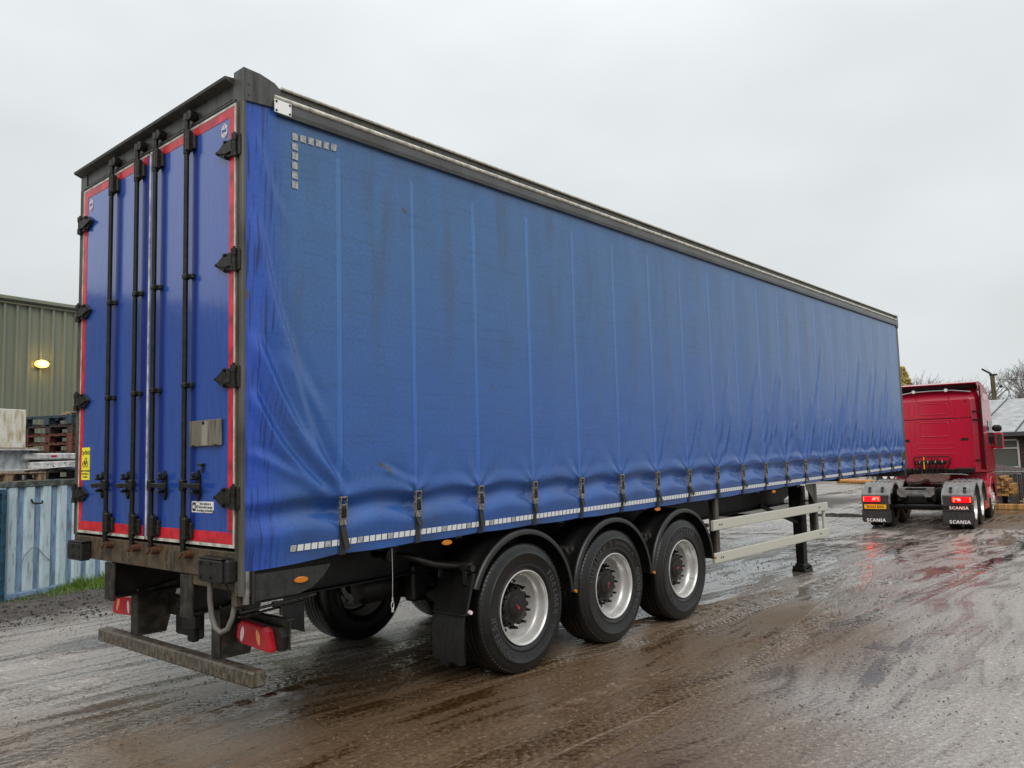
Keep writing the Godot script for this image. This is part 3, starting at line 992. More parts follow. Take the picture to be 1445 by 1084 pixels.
func wheel_meshes() -> void:
	var R := 0.536
	var b := MB.new()
	var p := [Vector2(-0.35, 0.292), Vector2(-0.372, 0.315), Vector2(-0.385, 0.37), Vector2(-0.385, 0.43), Vector2(-0.373, 0.49), Vector2(-0.352, 0.522), Vector2(-0.325, 0.533)]
	for g in [-0.27, -0.225, -0.165, -0.115]:
		p.append_array([Vector2(g - 0.008, R), Vector2(g - 0.005, R - 0.012), Vector2(g + 0.005, R - 0.012), Vector2(g + 0.008, R)])
	p.append_array([Vector2(-0.06, 0.533), Vector2(-0.033, 0.522), Vector2(-0.028, 0.514), Vector2(-0.012, 0.488), Vector2(-0.0125, 0.482), Vector2(-0.003, 0.46), Vector2(-0.0005, 0.445), Vector2(0.0025, 0.443), Vector2(0.0025, 0.438), Vector2(0.0, 0.435), Vector2(0.0, 0.36), Vector2(-0.003, 0.352), Vector2(-0.001, 0.348), Vector2(-0.006, 0.335), Vector2(-0.016, 0.318), Vector2(-0.022, 0.308), Vector2(-0.03, 0.296)])
	b.lathe(p, Transform3D.IDENTITY, 72, 0, TAU, 0.6)
	for k in 90:
		var a := TAU * k / 90.0
		b.box(V(-0.036, 0.519 * cos(a), 0.519 * sin(a)), V(0.018, 0.012, 0.010), 0.003, Basis(Vector3.RIGHT, a))
	M["mesh_tyre"] = b.mesh()
	var t := MB.new()
	var spell := func(s: String, a0: float, step: float, h: float, r: float) -> void:
		for i in s.length():
			if s[i] == " ": continue
			var a := a0 - i * step
			# letters stand with their heads away from the axle
			var out := V(0, sin(a), -cos(a))
			var along := V(0, -cos(a), -sin(a))
			along = V(1, 0, 0).cross(out) * -1.0
			var bs := Basis(out.cross(V(1, 0, 0)), out, V(1, 0, 0))
			t.add(text(s[i], h, true, 0.004), Transform3D(bs, out * r + V(0.001, 0, 0)))
	spell.call("GOODYEAR", deg_to_rad(246), deg_to_rad(8.6), 0.062, 0.399)
	spell.call("FUELMAX T", deg_to_rad(38), deg_to_rad(8.6), 0.056, 0.399)
	spell.call("385/65R22.5", deg_to_rad(318), deg_to_rad(4.6), 0.032, 0.402)
	M["mesh_letters"] = t.mesh()
	var r := MB.new()
	# walking towards -x the skin faces the axle
	r.lathe([Vector2(-0.035, 0.295), Vector2(-0.018, 0.307), Vector2(-0.010, 0.306)], Transform3D.IDENTITY, 64)
	r.lathe([Vector2(-0.010, 0.306), Vector2(-0.008, 0.300), Vector2(-0.012, 0.294), Vector2(-0.024, 0.288), Vector2(-0.045, 0.284), Vector2(-0.085, 0.281), Vector2(-0.105, 0.270), Vector2(-0.118, 0.262), Vector2(-0.150, 0.259), Vector2(-0.185, 0.252), Vector2(-0.205, 0.236), Vector2(-0.205, 0.228), Vector2(-0.185, 0.212), Vector2(-0.180, 0.195), Vector2(-0.180, 0.10)], Transform3D.IDENTITY, 64, 0, TAU, 0.8)
	r.lathe([Vector2(-0.36, 0.295), Vector2(-0.30, 0.285), Vector2(-0.19, 0.27)], Transform3D.IDENTITY, 48)
	r.cyl(V(-0.02, 0.272, 0.03), V(-0.08, 0.262, 0.03), 0.005, 0.005, 6)
	M["mesh_rim"] = r.mesh()
	var h := MB.new()
	h.lathe([Vector2(-0.20, 0.160), Vector2(-0.168, 0.160), Vector2(-0.160, 0.155), Vector2(-0.152, 0.147), Vector2(-0.118, 0.143), Vector2(-0.106, 0.133), Vector2(-0.101, 0.104), Vector2(-0.090, 0.100), Vector2(-0.085, 0.090), Vector2(-0.0845, 0.0)], Transform3D.IDENTITY, 40, 0, TAU, 0.85)
	for k in 10:
		var a := TAU * (k + 0.5) / 10.0
		h.box(V(-0.132, 0.143 * cos(a), 0.143 * sin(a)), V(0.05, 0.036, 0.034), 0.006, Basis(Vector3.RIGHT, a))
		h.cyl(V(-0.182, 0.205 * cos(a), 0.205 * sin(a)), V(-0.177, 0.205 * cos(a), 0.205 * sin(a)), 0.015, 0.015, 10)
	M["mesh_hub"] = h.mesh()
	var n := MB.new()
	for k in 10:
		var a := TAU * k / 10.0
		var q := V(0, 0.176 * cos(a), 0.176 * sin(a))
		n.cyl(q + V(-0.18, 0, 0), q + V(-0.172, 0, 0), 0.023, 0.022, 10)
		n.cyl(q + V(-0.172, 0, 0), q + V(-0.142, 0, 0), 0.0175, 0.0165, 6)
		n.cyl(q + V(-0.142, 0, 0), q + V(-0.10, 0, 0), 0.0115, 0.010, 8)
	M["mesh_nuts"] = n.mesh()
	var e := MB.new()
	e.cyl(V(-0.085, -0.012, -0.006), V(-0.083, -0.012, -0.006), 0.014, 0.014, 16)
	e.box(V(-0.084, 0.006, 0.012), V(0.002, 0.008, 0.026), 0.0, Basis(Vector3.RIGHT, -0.6))
	e.box(V(-0.084, 0.016, 0.022), V(0.002, 0.012, 0.008), 0.0, Basis(Vector3.RIGHT, -0.6))
	M["mesh_emblem"] = e.mesh()

func build_trailer() -> void:
	var T := thing("semi_trailer", "long blue curtain-sided semi-trailer with rear barn doors, standing unhitched in the wet yard", "trailer")
	wheel_meshes()
	# --- body shell
	var cm := curtain_mesh()
	var cloth := curtain_material()
	var curtain := part(T, "side_curtain", cm, cloth)
	var lc := MB.new()
	lc.bb(V(-1.262, 1.16, -13.44), V(-1.256, 4.07, -0.005))
	part(T, "side_curtain", lc, cloth_plain(cloth))
	var b := MB.new()
	b.bb(V(-1.2, 4.19, -13.46), V(1.2, 4.215, -0.05), 0.004)
	part(T, "roof", b, M.roof_white)
	b = MB.new()
	b.bb(V(-1.25, 1.22, -13.50), V(1.25, 4.2, -13.452), 0.006)
	b.bb(V(-1.275, 1.2, -13.56), V(-1.18, 4.23, -13.46), 0.01)
	b.bb(V(1.18, 1.36, -13.56), V(1.262, 4.2, -13.452), 0.01)
	part(T, "front_bulkhead", b, M.frame_grey)
	for g in [1.0, -1.0]:
		b = MB.new()
		var skirt := PackedVector2Array([Vector2(1.20, 4.025), Vector2(1.292, 4.030), Vector2(1.296, 4.06), Vector2(1.284, 4.128), Vector2(1.20, 4.128)])
		b.prism(skirt, Transform3D(Basis(V(g, 0, 0), V(0, 1, 0), V(0, 0, 1)), V(0, 0, -13.44)), 13.19)
		part(T, "roof_rail", b, M.rail_skirt)
		b = MB.new()
		b.prism(PackedVector2Array([Vector2(1.19, 4.128), Vector2(1.255, 4.128), Vector2(1.255, 4.222), Vector2(1.19, 4.222)]), Transform3D(Basis(V(g, 0, 0), V(0, 1, 0), V(0, 0, 1)), V(0, 0, -13.44)), 13.19)
		part(T, "rail_recess", b, M.rail_recess)
		b = MB.new()
		b.cyl(V(1.283 * g, 4.139, -13.44), V(1.283 * g, 4.139, -0.22), 0.017, 0.017, 10)
		b.cyl(V(1.27 * g, 4.222, -13.44), V(1.27 * g, 4.222, -0.28), 0.0105, 0.0105, 8)
		b.box(V(1.235 * g, 4.226, -6.86), V(0.07, 0.009, 13.16), 0.003)
		part(T, "rail_bead", b, M.bright_rail)
	for g in [1.0, -1.0]:
		b = MB.new()
		b.prism(PackedVector2Array([Vector2(-0.26, 4.075), Vector2(-0.26, 4.21), Vector2(-0.225, 4.235), Vector2(-0.12, 4.262), Vector2(-0.004, 4.268), Vector2(-0.004, 4.055)]), Transform3D(Basis(V(0, 0, 1), V(0, 1, 0), V(-1, 0, 0)), V(1.279 if g > 0 else -1.16, 0, 0)), 0.119)
		for q in [[-0.045, 4.17], [-0.045, 4.10]]: b.cyl(V(1.279 * g, q[1], q[0]), V(1.283 * g, q[1], q[0]), 0.010, 0.009, 8)
		part(T, "roof_corner_cap", b, M.frame_grey)
		b = MB.new()
		b.bb(V(1.279 * g, 3.99 if g > 0 else 4.0, -13.56), V(1.2 * g, 4.236, -13.441), 0.01)
		part(T, "roof_corner_cap", b, M.frame_grey)
	b = MB.new()
	b.box(V(1.296, 4.08, -0.275), V(0.004, 0.085, 0.125), 0.0)
	var rp := part(T, "rail_plate", b, M.white_plate)
	for q in [[-0.225, 4.11], [-0.325, 4.11], [-0.225, 4.05], [-0.325, 4.05]]:
		b = MB.new()
		b.cyl(V(1.298, q[1], q[0]), V(1.303, q[1], q[0]), 0.008, 0.007, 8)
		part(rp, "rivet", b, M.bar_black)
	b = MB.new()
	var tip := Basis(V(1, 0, 0), 0.0128)
	b.box(V(0, 1.318, -6.78), V(2.38, 0.08, 13.3), 0.0, tip)
	for g in [1.0, -1.0]: b.box(V(1.214 * g, 1.338, -6.78), V(0.046, 0.12, 13.3), 0.006, tip)
	part(T, "deck", b, M.chassis)
	# --- retroreflective tape: the squares that show largest singly
	var row := MB.new()
	var y0 := func(s: float) -> float: return lerpf(1.244, 1.262, clampf((s - 0.34) / 1.76, 0, 1)) if s < 2.1 else lerpf(1.262, 1.322, (s - 2.1) / 4.0) if s < 6.1 else 1.322 + 0.0115 * (s - 6.1)
	var square := func(mb: MB, s: float, y: float, w: float, h: float, lean := 0.0) -> void:
		var q := []
		for c in [[0, -1], [1, -1], [1, 1], [0, 1]]:
			var ss: float = s + c[0] * w + lean * c[1]
			var yy: float = y + c[1] * h * 0.5 + y0.call(ss) - y0.call(s) if y < 2.0 else y + c[1] * h * 0.5
			q.append(V(curtain_x(ss, yy) + 0.006, yy, -ss))
		mb.quad(q[0], q[1], q[2], q[3], V(1, 0, 0))
	var k := 0
	var s := 0.345
	while s < 13.25:
		if k < 44:
			var one := MB.new()
			square.call(one, s, y0.call(s), 0.044, 0.040)
			part(curtain, "reflective_square", one, M.reflective if (k * 7) % 5 else M.reflective_worn)
		else:
			square.call(row, s, y0.call(s), 0.044, 0.040)
		s += 0.0525
		k += 1
	kind(part(curtain, "reflective_tape", row, M.reflective), "stuff")
	for i in 6:
		var one := MB.new()
		square.call(one, 0.362 + 0.0, 3.925 - 0.065 * i, 0.044, 0.048)
		part(curtain, "reflective_square", one, M.reflective_worn)
		if i > 0:
			one = MB.new()
			square.call(one, 0.362 + 0.062 * i, 3.925 + 0.003 * i, 0.044, 0.048, 0.004 if i == 5 else 0.0)
			part(curtain, "reflective_square", one, M.reflective_worn)
	# --- straps
	rng.seed = 12
	for i in 20:
		var z: float = -straps[i]
		var yc := crease_y(straps[i])
		var bt := curtain_bottom(straps[i])
		var xt := curtain_x(straps[i], yc) + 0.008
		var xl := maxf(curtain_x(straps[i], bt + 0.06), curtain_x(straps[i], yc - 0.23)) + 0.006
		var xb := maxf(xl, xt - 0.02)
		var hang := rng.randf_range(0.06, 0.17)
		b = MB.new()
		b.bar(V(xb, yc - 0.17, z - 0.002), V(xl, yc - 0.24, z - 0.002), 0.044, 0.004, 0.0, V(1, 0, 0))
		b.bar(V(xl, yc - 0.24, z - 0.002), V(xl - 0.006, bt - 0.005, z - 0.006), 0.044, 0.004, 0.0, V(1, 0, 0))
		b.bar(V(xl - 0.006, bt - 0.005, z - 0.006), V(1.20, bt - 0.01, z - 0.004), 0.044, 0.004, 0.0, V(0, 1, 0))
		var st := part(T, "strap", b, M.webbing)
		b = MB.new()
		b.bar(V(xb + 0.010, yc - 0.19, z), V(xb + 0.028, yc - 0.19 - hang, z - rng.randf_range(-0.01, 0.085)), 0.042, 0.004, 0.0, V(1, 0, 0))
		part(st, "strap_end", b, M.webbing)
		var dn := (V(xb, yc - 0.19, z) - V(xt, yc, z)).normalized()
		var out := V(0, 0, 1).cross(dn) * -1.0
		if out.x < 0.0: out = -out
		var tilt := Basis(out, -dn, V(0, 0, -1) if out.cross(-dn).z < 0.0 else V(0, 0, 1))
		var at := func(down: float, off: float, side: float) -> Vector3: return V(xt, yc, z) + dn * down + out * off + V(0, 0, side)
		b = MB.new()
		for g in [-1.0, 1.0]: b.box(at.call(0.075, 0.010, 0.024 * g), V(0.026, 0.145, 0.005), 0.001, tilt)
		b.cyl(at.call(0.008, 0.014, -0.027), at.call(0.008, 0.014, 0.027), 0.007, 0.007, 8)
		b.cyl(at.call(0.06, 0.012, -0.027), at.call(0.06, 0.012, 0.027), 0.006, 0.006, 8)
		b.box(at.call(0.168, 0.014, 0), V(0.012, 0.05, 0.05), 0.003, tilt)
		part(st, "buckle", b, M.buckle)
		b = MB.new()
		b.box(at.call(0.108, 0.012, 0), V(0.026, 0.072, 0.04), 0.006, tilt)
		part(st, "ratchet", b, M.bar_black)
	# --- rear frame
	for g in [1.0, -1.0]:
		b = MB.new()
		b.prism(PackedVector2Array([Vector2(1.200, -0.10), Vector2(1.200, 0.0), Vector2(1.222, 0.006), Vector2(1.226, -0.008), Vector2(1.245, -0.008), Vector2(1.250, 0.006), Vector2(1.272, 0.0), Vector2(1.276, -0.006), Vector2(1.276, -0.022), Vector2(1.235, -0.024), Vector2(1.235, -0.10)]), Transform3D(Basis(V(g, 0, 0), V(0, 0, 1), V(0, 1, 0)), V(0, 1.26 if g < 0 else 1.0, 0)), 2.82 if g < 0 else 3.055)
		part(T, "rear_post", b, M.post_grey)
	b = MB.new()
	b.bb(V(-1.2, 4.10, -0.09), V(1.2, 4.2, -0.012), 0.004)
	b.prism(PackedVector2Array([Vector2(-0.02, 4.19), Vector2(0.05, 4.215), Vector2(0.055, 4.232), Vector2(-0.02, 4.238)]), Transform3D(Basis(V(0, 0, 1), V(0, 1, 0), V(-1, 0, 0)), V(1.155, 0, 0)), 2.44)
	b.cyl(V(-1.19, 4.075, -0.004), V(1.19, 4.075, -0.004), 0.012, 0.012, 8)
	part(T, "door_header", b, M.frame_grey)
	b = MB.new()
	b.bb(V(-1.24, 1.085, -0.10), V(1.199, 1.255, 0.0), 0.006)
	b.bb(V(0.62, 1.02, -0.09), V(1.199, 1.085, -0.012), 0.004)
	b.bb(V(1.14, 0.93, -0.10), V(1.199, 1.02, -0.012), 0.004)
	var sill := part(T, "rear_sill", b, M.rusty_sill)
	b = MB.new()
	for cx in [-0.36, -0.25, 0.33, 0.44]:
		for r in 3: b.box(V(cx, 1.205 - 0.045 * r, 0.0005), V(0.009, 0.024, 0.004))
	part(sill, "sill_slots", b, M.recess)
	for g in [1.0, -1.0]:
		b = MB.new()
		b.box(V(1.045 * g, 1.145, 0.042), V(0.27, 0.14, 0.08), 0.012)
		b.box(V(1.045 * g, 1.218, 0.036), V(0.28, 0.008, 0.09), 0.002)
		b.box(V(1.20 * g, 1.145, 0.012), V(0.05, 0.14, 0.10), 0.012)
		for r in [-1.0, 1.0]:
			for c in [-1.0, 1.0]: b.cyl(V(1.0 * g + 0.06 * c, 1.145 + 0.042 * r, 0.089), V(1.0 * g + 0.06 * c, 1.145 + 0.042 * r, 0.0905), 0.013, 0.013, 8)
		part(T, "rubber_buffer", b, M.rubber_block)
	# --- doors
	for g in [-1.0, 1.0]:
		var door := holder(T, "rear_door")
		b = MB.new()
		b.bb(V(0.012 * g, 1.278, -0.07), V(1.193 * g, 4.06, -0.002), 0.003)
		part(door, "door_panel", b, M.door_blue)
		b = MB.new()
		b.bb(V(1.182 * g, 1.278, -0.01), V(1.196 * g, 4.06, 0.003))
		b.bb(V(0.012 * g, 4.045, -0.01), V(1.182 * g, 4.06, 0.003))
		b.bb(V(0.012 * g, 1.278, -0.01), V(1.182 * g, 1.297, 0.003))
		if g > 0: b.bb(V(0.006, 1.297, -0.01), V(0.020, 4.045, 0.004))
		part(door, "door_seal", b, M.tape_white)
		b = MB.new()
		b.bb(V(0.03 * g, 3.985, -0.01), V(1.181 * g, 4.044, 0.0005))
		b.bb(V(0.03 * g, 1.298, -0.01), V(1.181 * g, 1.37, 0.0005))
		b.bb(V(1.118 * g, 1.378, -0.01), V(1.181 * g, 3.985, 0.0005))
		part(door, "reflective_border", b, M.tape_red)
		var pos := [0.165, 0.625] if g > 0 else [-0.13, -0.575]
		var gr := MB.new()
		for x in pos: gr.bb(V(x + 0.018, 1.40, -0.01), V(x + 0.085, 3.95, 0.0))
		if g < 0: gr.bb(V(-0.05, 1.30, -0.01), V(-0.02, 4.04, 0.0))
		part(door, "shaded_channel", gr, M.groove_blue)  # flat strips by the bars; channel shade is put into the darker blue
		for x in pos:
			b = MB.new()
			b.cyl(V(x, 1.20, 0.036), V(x, 4.13, 0.036), 0.0165, 0.0165, 12)
			var bar := part(door, "locking_bar", b, M.bar_black)
			for y in [3.955, 1.375]:
				b = MB.new()
				b.box(V(x + 0.012, y, 0.03), V(0.062, 0.15, 0.05), 0.012)
				b.box(V(x + 0.05, y - 0.01, 0.012), V(0.05, 0.10, 0.026), 0.006)
				b.cyl(V(x, y + 0.085, 0.036), V(x, y - 0.085, 0.036), 0.022, 0.022, 10)
				part(bar, "bar_bracket", b, M.iron)
			for y in [3.03, 2.305]:
				b = MB.new()
				b.box(V(x + 0.008, y, 0.034), V(0.05, 0.042, 0.046), 0.01)
				b.box(V(x + 0.045, y, 0.014), V(0.05, 0.034, 0.026), 0.006)
				part(bar, "bar_guide", b, M.iron)
			b = MB.new()
			b.box(V(x, 4.125, 0.036), V(0.05, 0.055, 0.03), 0.006)
			b.cyl(V(x + 0.04, 4.13, 0.0), V(x + 0.04, 4.13, 0.045), 0.036, 0.032, 12)
			b.box(V(x - 0.035, 4.135, 0.02), V(0.015, 0.07, 0.04), 0.004)
			part(bar, "top_keeper", b, M.iron)
			b = MB.new()
			b.box(V(x + 0.012, 1.215, 0.03), V(0.075, 0.04, 0.05), 0.012)
			b.cyl(V(x + 0.045, 1.215, 0.0), V(x + 0.045, 1.215, 0.055), 0.028, 0.024, 8)
			b.cyl(V(x, 1.20, 0.05), V(x, 1.20, 0.068), 0.014, 0.012, 6)
			b.box(V(x - 0.03, 1.22, 0.01), V(0.016, 0.06, 0.02), 0.004)
			part(bar, "bottom_keeper", b, M.rust_nut)
			b = MB.new()
			var hx: float = x + 0.14 * g
			b.bar(V(x, 1.655, 0.05), V(x + 0.215 * g, 1.65, 0.04), 0.018, 0.03, 0.004)
			b.box(V(x, 1.655, 0.04), V(0.05, 0.075, 0.04), 0.008)
			b.box(V(x + 0.19 * g, 1.65, 0.046), V(0.09, 0.036, 0.02), 0.005)
			b.prism(PackedVector2Array([Vector2(-0.022, 0.07), Vector2(0.0, 0.10), Vector2(0.022, 0.07), Vector2(0.026, -0.06), Vector2(0.0, -0.10), Vector2(-0.026, -0.06)]), Transform3D(Basis.IDENTITY, V(hx, 1.652, 0.0)), 0.014)
			b.box(V(hx, 1.70, 0.035), V(0.03, 0.022, 0.05), 0.006)
			b.box(V(hx, 1.612, 0.035), V(0.03, 0.022, 0.05), 0.006)
			b.box(V(hx + 0.004, 1.725, 0.045), V(0.036, 0.03, 0.02), 0.008)
			part(bar, "door_handle", b, M.bar_black)
		for y in [3.77, 3.04, 2.315, 1.58]:
			b = MB.new()
			var xf := Transform3D(Basis(V(-g, 0, 0), V(0, 1, 0), V(0, 0, 1)), V(1.20 * g, y, 0.004))
			b.prism(PackedVector2Array([Vector2(0, 0.055), Vector2(0.07, 0.055), Vector2(0.10, 0.062), Vector2(0.20, 0.012), Vector2(0.215, 0.0), Vector2(0.20, -0.012), Vector2(0.10, -0.062), Vector2(0.07, -0.055), Vector2(0, -0.055)]), xf, 0.016)
			b.prism(PackedVector2Array([Vector2(0, 0.032), Vector2(0.08, 0.032), Vector2(0.17, 0.010), Vector2(0.17, -0.010), Vector2(0.08, -0.032), Vector2(0, -0.032)]), xf.translated(V(0, 0, 0.014)), 0.016)
			b.cyl(V(1.218 * g, y - 0.07, 0.022), V(1.218 * g, y - 0.03, 0.022), 0.02, 0.02, 12)
			b.cyl(V(1.218 * g, y + 0.03, 0.022), V(1.218 * g, y + 0.07, 0.022), 0.02, 0.02, 12)
			b.cyl(V(1.218 * g, y - 0.03, 0.022), V(1.218 * g, y + 0.03, 0.022), 0.015, 0.015, 12)
			b.box(V(1.245 * g, y, 0.006), V(0.036, 0.135, 0.022), 0.005)
			b.cyl(V(1.218 * g, y + 0.07, 0.022), V(1.218 * g, y + 0.085, 0.022), 0.010, 0.008, 8)
			for q in [[0.095, 0.048], [0.095, -0.048], [0.19, 0.0]]: b.cyl(V((1.20 - q[0]) * g, y + q[1], 0.018), V((1.20 - q[0]) * g, y + q[1], 0.034), 0.011, 0.010, 6)
			part(door, "hinge", b, M.iron)
		# maker's badge: a pale hexagon with a red cross on it
		b = MB.new()
		var hex := PackedVector2Array()
		for i in 6: hex.append(Vector2(0.040 * sin(TAU * i / 6.0), 0.052 * cos(TAU * i / 6.0)))
		var bc := V(1.055 if g > 0 else -1.05, 3.915, -0.001)
		b.prism(hex, Transform3D(Basis.IDENTITY, bc), 0.003)
		var badge := part(door, "badge", b, M.reflective)
		b = MB.new()
		b.box(bc + V(0, 0.03, 0.0035), V(0.008, 0.028, 0.001))
		b.box(bc + V(0, -0.03, 0.0035), V(0.008, 0.028, 0.001))
		part(badge, "badge_print", b, M.tape_red)
		b = MB.new()
		for q in [0.34, -0.34]: b.box(bc + V(0, 0.0, 0.0035), V(0.056, 0.010, 0.001), 0, Basis(V(0, 0, 1), q))
		part(badge, "badge_print", b, M.groove_blue)
		if g < 0:
			b = MB.new()
			b.bb(V(-1.135, 1.69, -0.01), V(-0.985, 1.945, 0.0015))
			var sg := part(door, "cyclist_sign", b, M.yellow)
			var c := -1.06
			var put := func(str_: String, h: float, y: float, bold: bool) -> void:
				var tm := text(str_, h, bold, 0.001)
				tm.horizontal_alignment = HORIZONTAL_ALIGNMENT_CENTER
				var o := part(sg, "lettering", tm, M.print_black)
				o.position = V(c, y, 0.002)
			put.call("Cyclists", 0.032, 1.905, true)
			put.call("beware of passing", 0.0135, 1.762, true)
			put.call("this vehicle on", 0.0135, 1.738, true)
			put.call("the inside", 0.0135, 1.714, true)
			b = MB.new()
			for w in [-0.03, 0.03]:
				var ring := []
				for i in 17: ring.append(V(c + w + 0.022 * cos(TAU * i / 16.0), 1.812 + 0.022 * sin(TAU * i / 16.0), 0.0025))
				b.tube(ring, 0.0025, 4)
			b.tube([V(c - 0.03, 1.812, 0.0025), V(c - 0.014, 1.842, 0.0025), V(c + 0.022, 1.842, 0.0025), V(c + 0.03, 1.812, 0.0025)], 0.0025, 4)
			b.tube([V(c - 0.014, 1.842, 0.0025), V(c, 1.812, 0.0025), V(c + 0.022, 1.842, 0.0025)], 0.0025, 4)
			b.tube([V(c - 0.018, 1.858, 0.0025), V(c + 0.006, 1.858, 0.0025)], 0.003, 4)
			b.tube([V(c + 0.024, 1.842, 0.0025), V(c + 0.02, 1.862, 0.0025), V(c + 0.032, 1.864, 0.0025)], 0.0025, 4)
			part(sg, "bicycle_symbol", b, M.print_black)
		else:
			b = MB.new()
			b.box(V(0.86, 1.985, 0.012), V(0.40, 0.165, 0.014), 0.003)
			var pl := part(door, "document_plate", b, M.plate_brown)
			b = MB.new()
			b.box(V(0.862, 1.984, 0.0195), V(0.075, 0.155, 0.002))
			part(pl, "plate_streak", b, M.plate_pale, "pale bare strip down the middle of the plate")
			b = MB.new()
			b.cyl(V(0.85, 2.05, 0.018), V(0.85, 2.05, 0.028), 0.012, 0.01, 8)
			for q in [0.72, 1.0]: b.box(V(q, 1.905, 0.021), V(0.03, 0.014, 0.006), 0.002)
			part(pl, "plate_clip", b, M.bar_black)
			b = MB.new()
			b.box(V(0.81, 1.785, 0.012), V(0.05, 0.016, 0.03), 0.004)
			b.box(V(0.82, 1.76, 0.008), V(0.016, 0.05, 0.012), 0.003)
			part(door, "door_catch", b, M.iron)
			b = MB.new()
			b.bb(V(0.67, 1.482, -0.01), V(0.945, 1.552, 0.0015))
			var cs := part(door, "camera_notice", b, M.white_plate)
			b = MB.new()
			b.bb(V(0.68, 1.49, 0.0), V(0.722, 1.544, 0.0022))
			b.prism(PackedVector2Array([Vector2(0.73, 1.51), Vector2(0.745, 1.50), Vector2(0.745, 1.534), Vector2(0.73, 1.524)]), Transform3D.IDENTITY, 0.0022)
			part(cs, "camera_symbol", b, M.print_black)
			b = MB.new()
			b.cyl(V(0.701, 1.517, 0.002), V(0.701, 1.517, 0.0028), 0.013, 0.013, 14)
			part(cs, "camera_symbol", b, M.white_plate)
			var yy := 1.537
			for line in ["This vehicle is", "fitted with image", "recording technology"]:
				var tm := text(line, 0.0155, true, 0.001)
				tm.horizontal_alignment = HORIZONTAL_ALIGNMENT_CENTER
				var o := part(cs, "lettering", tm, M.print_black)
				o.position = V(0.845, yy, 0.002)
				yy -= 0.021
	build_under(T)

func cloth_plain(src: StandardMaterial3D) -> StandardMaterial3D:
	return mat("curtain_plain", 0.04, 0.11, 0.36, 0.4)

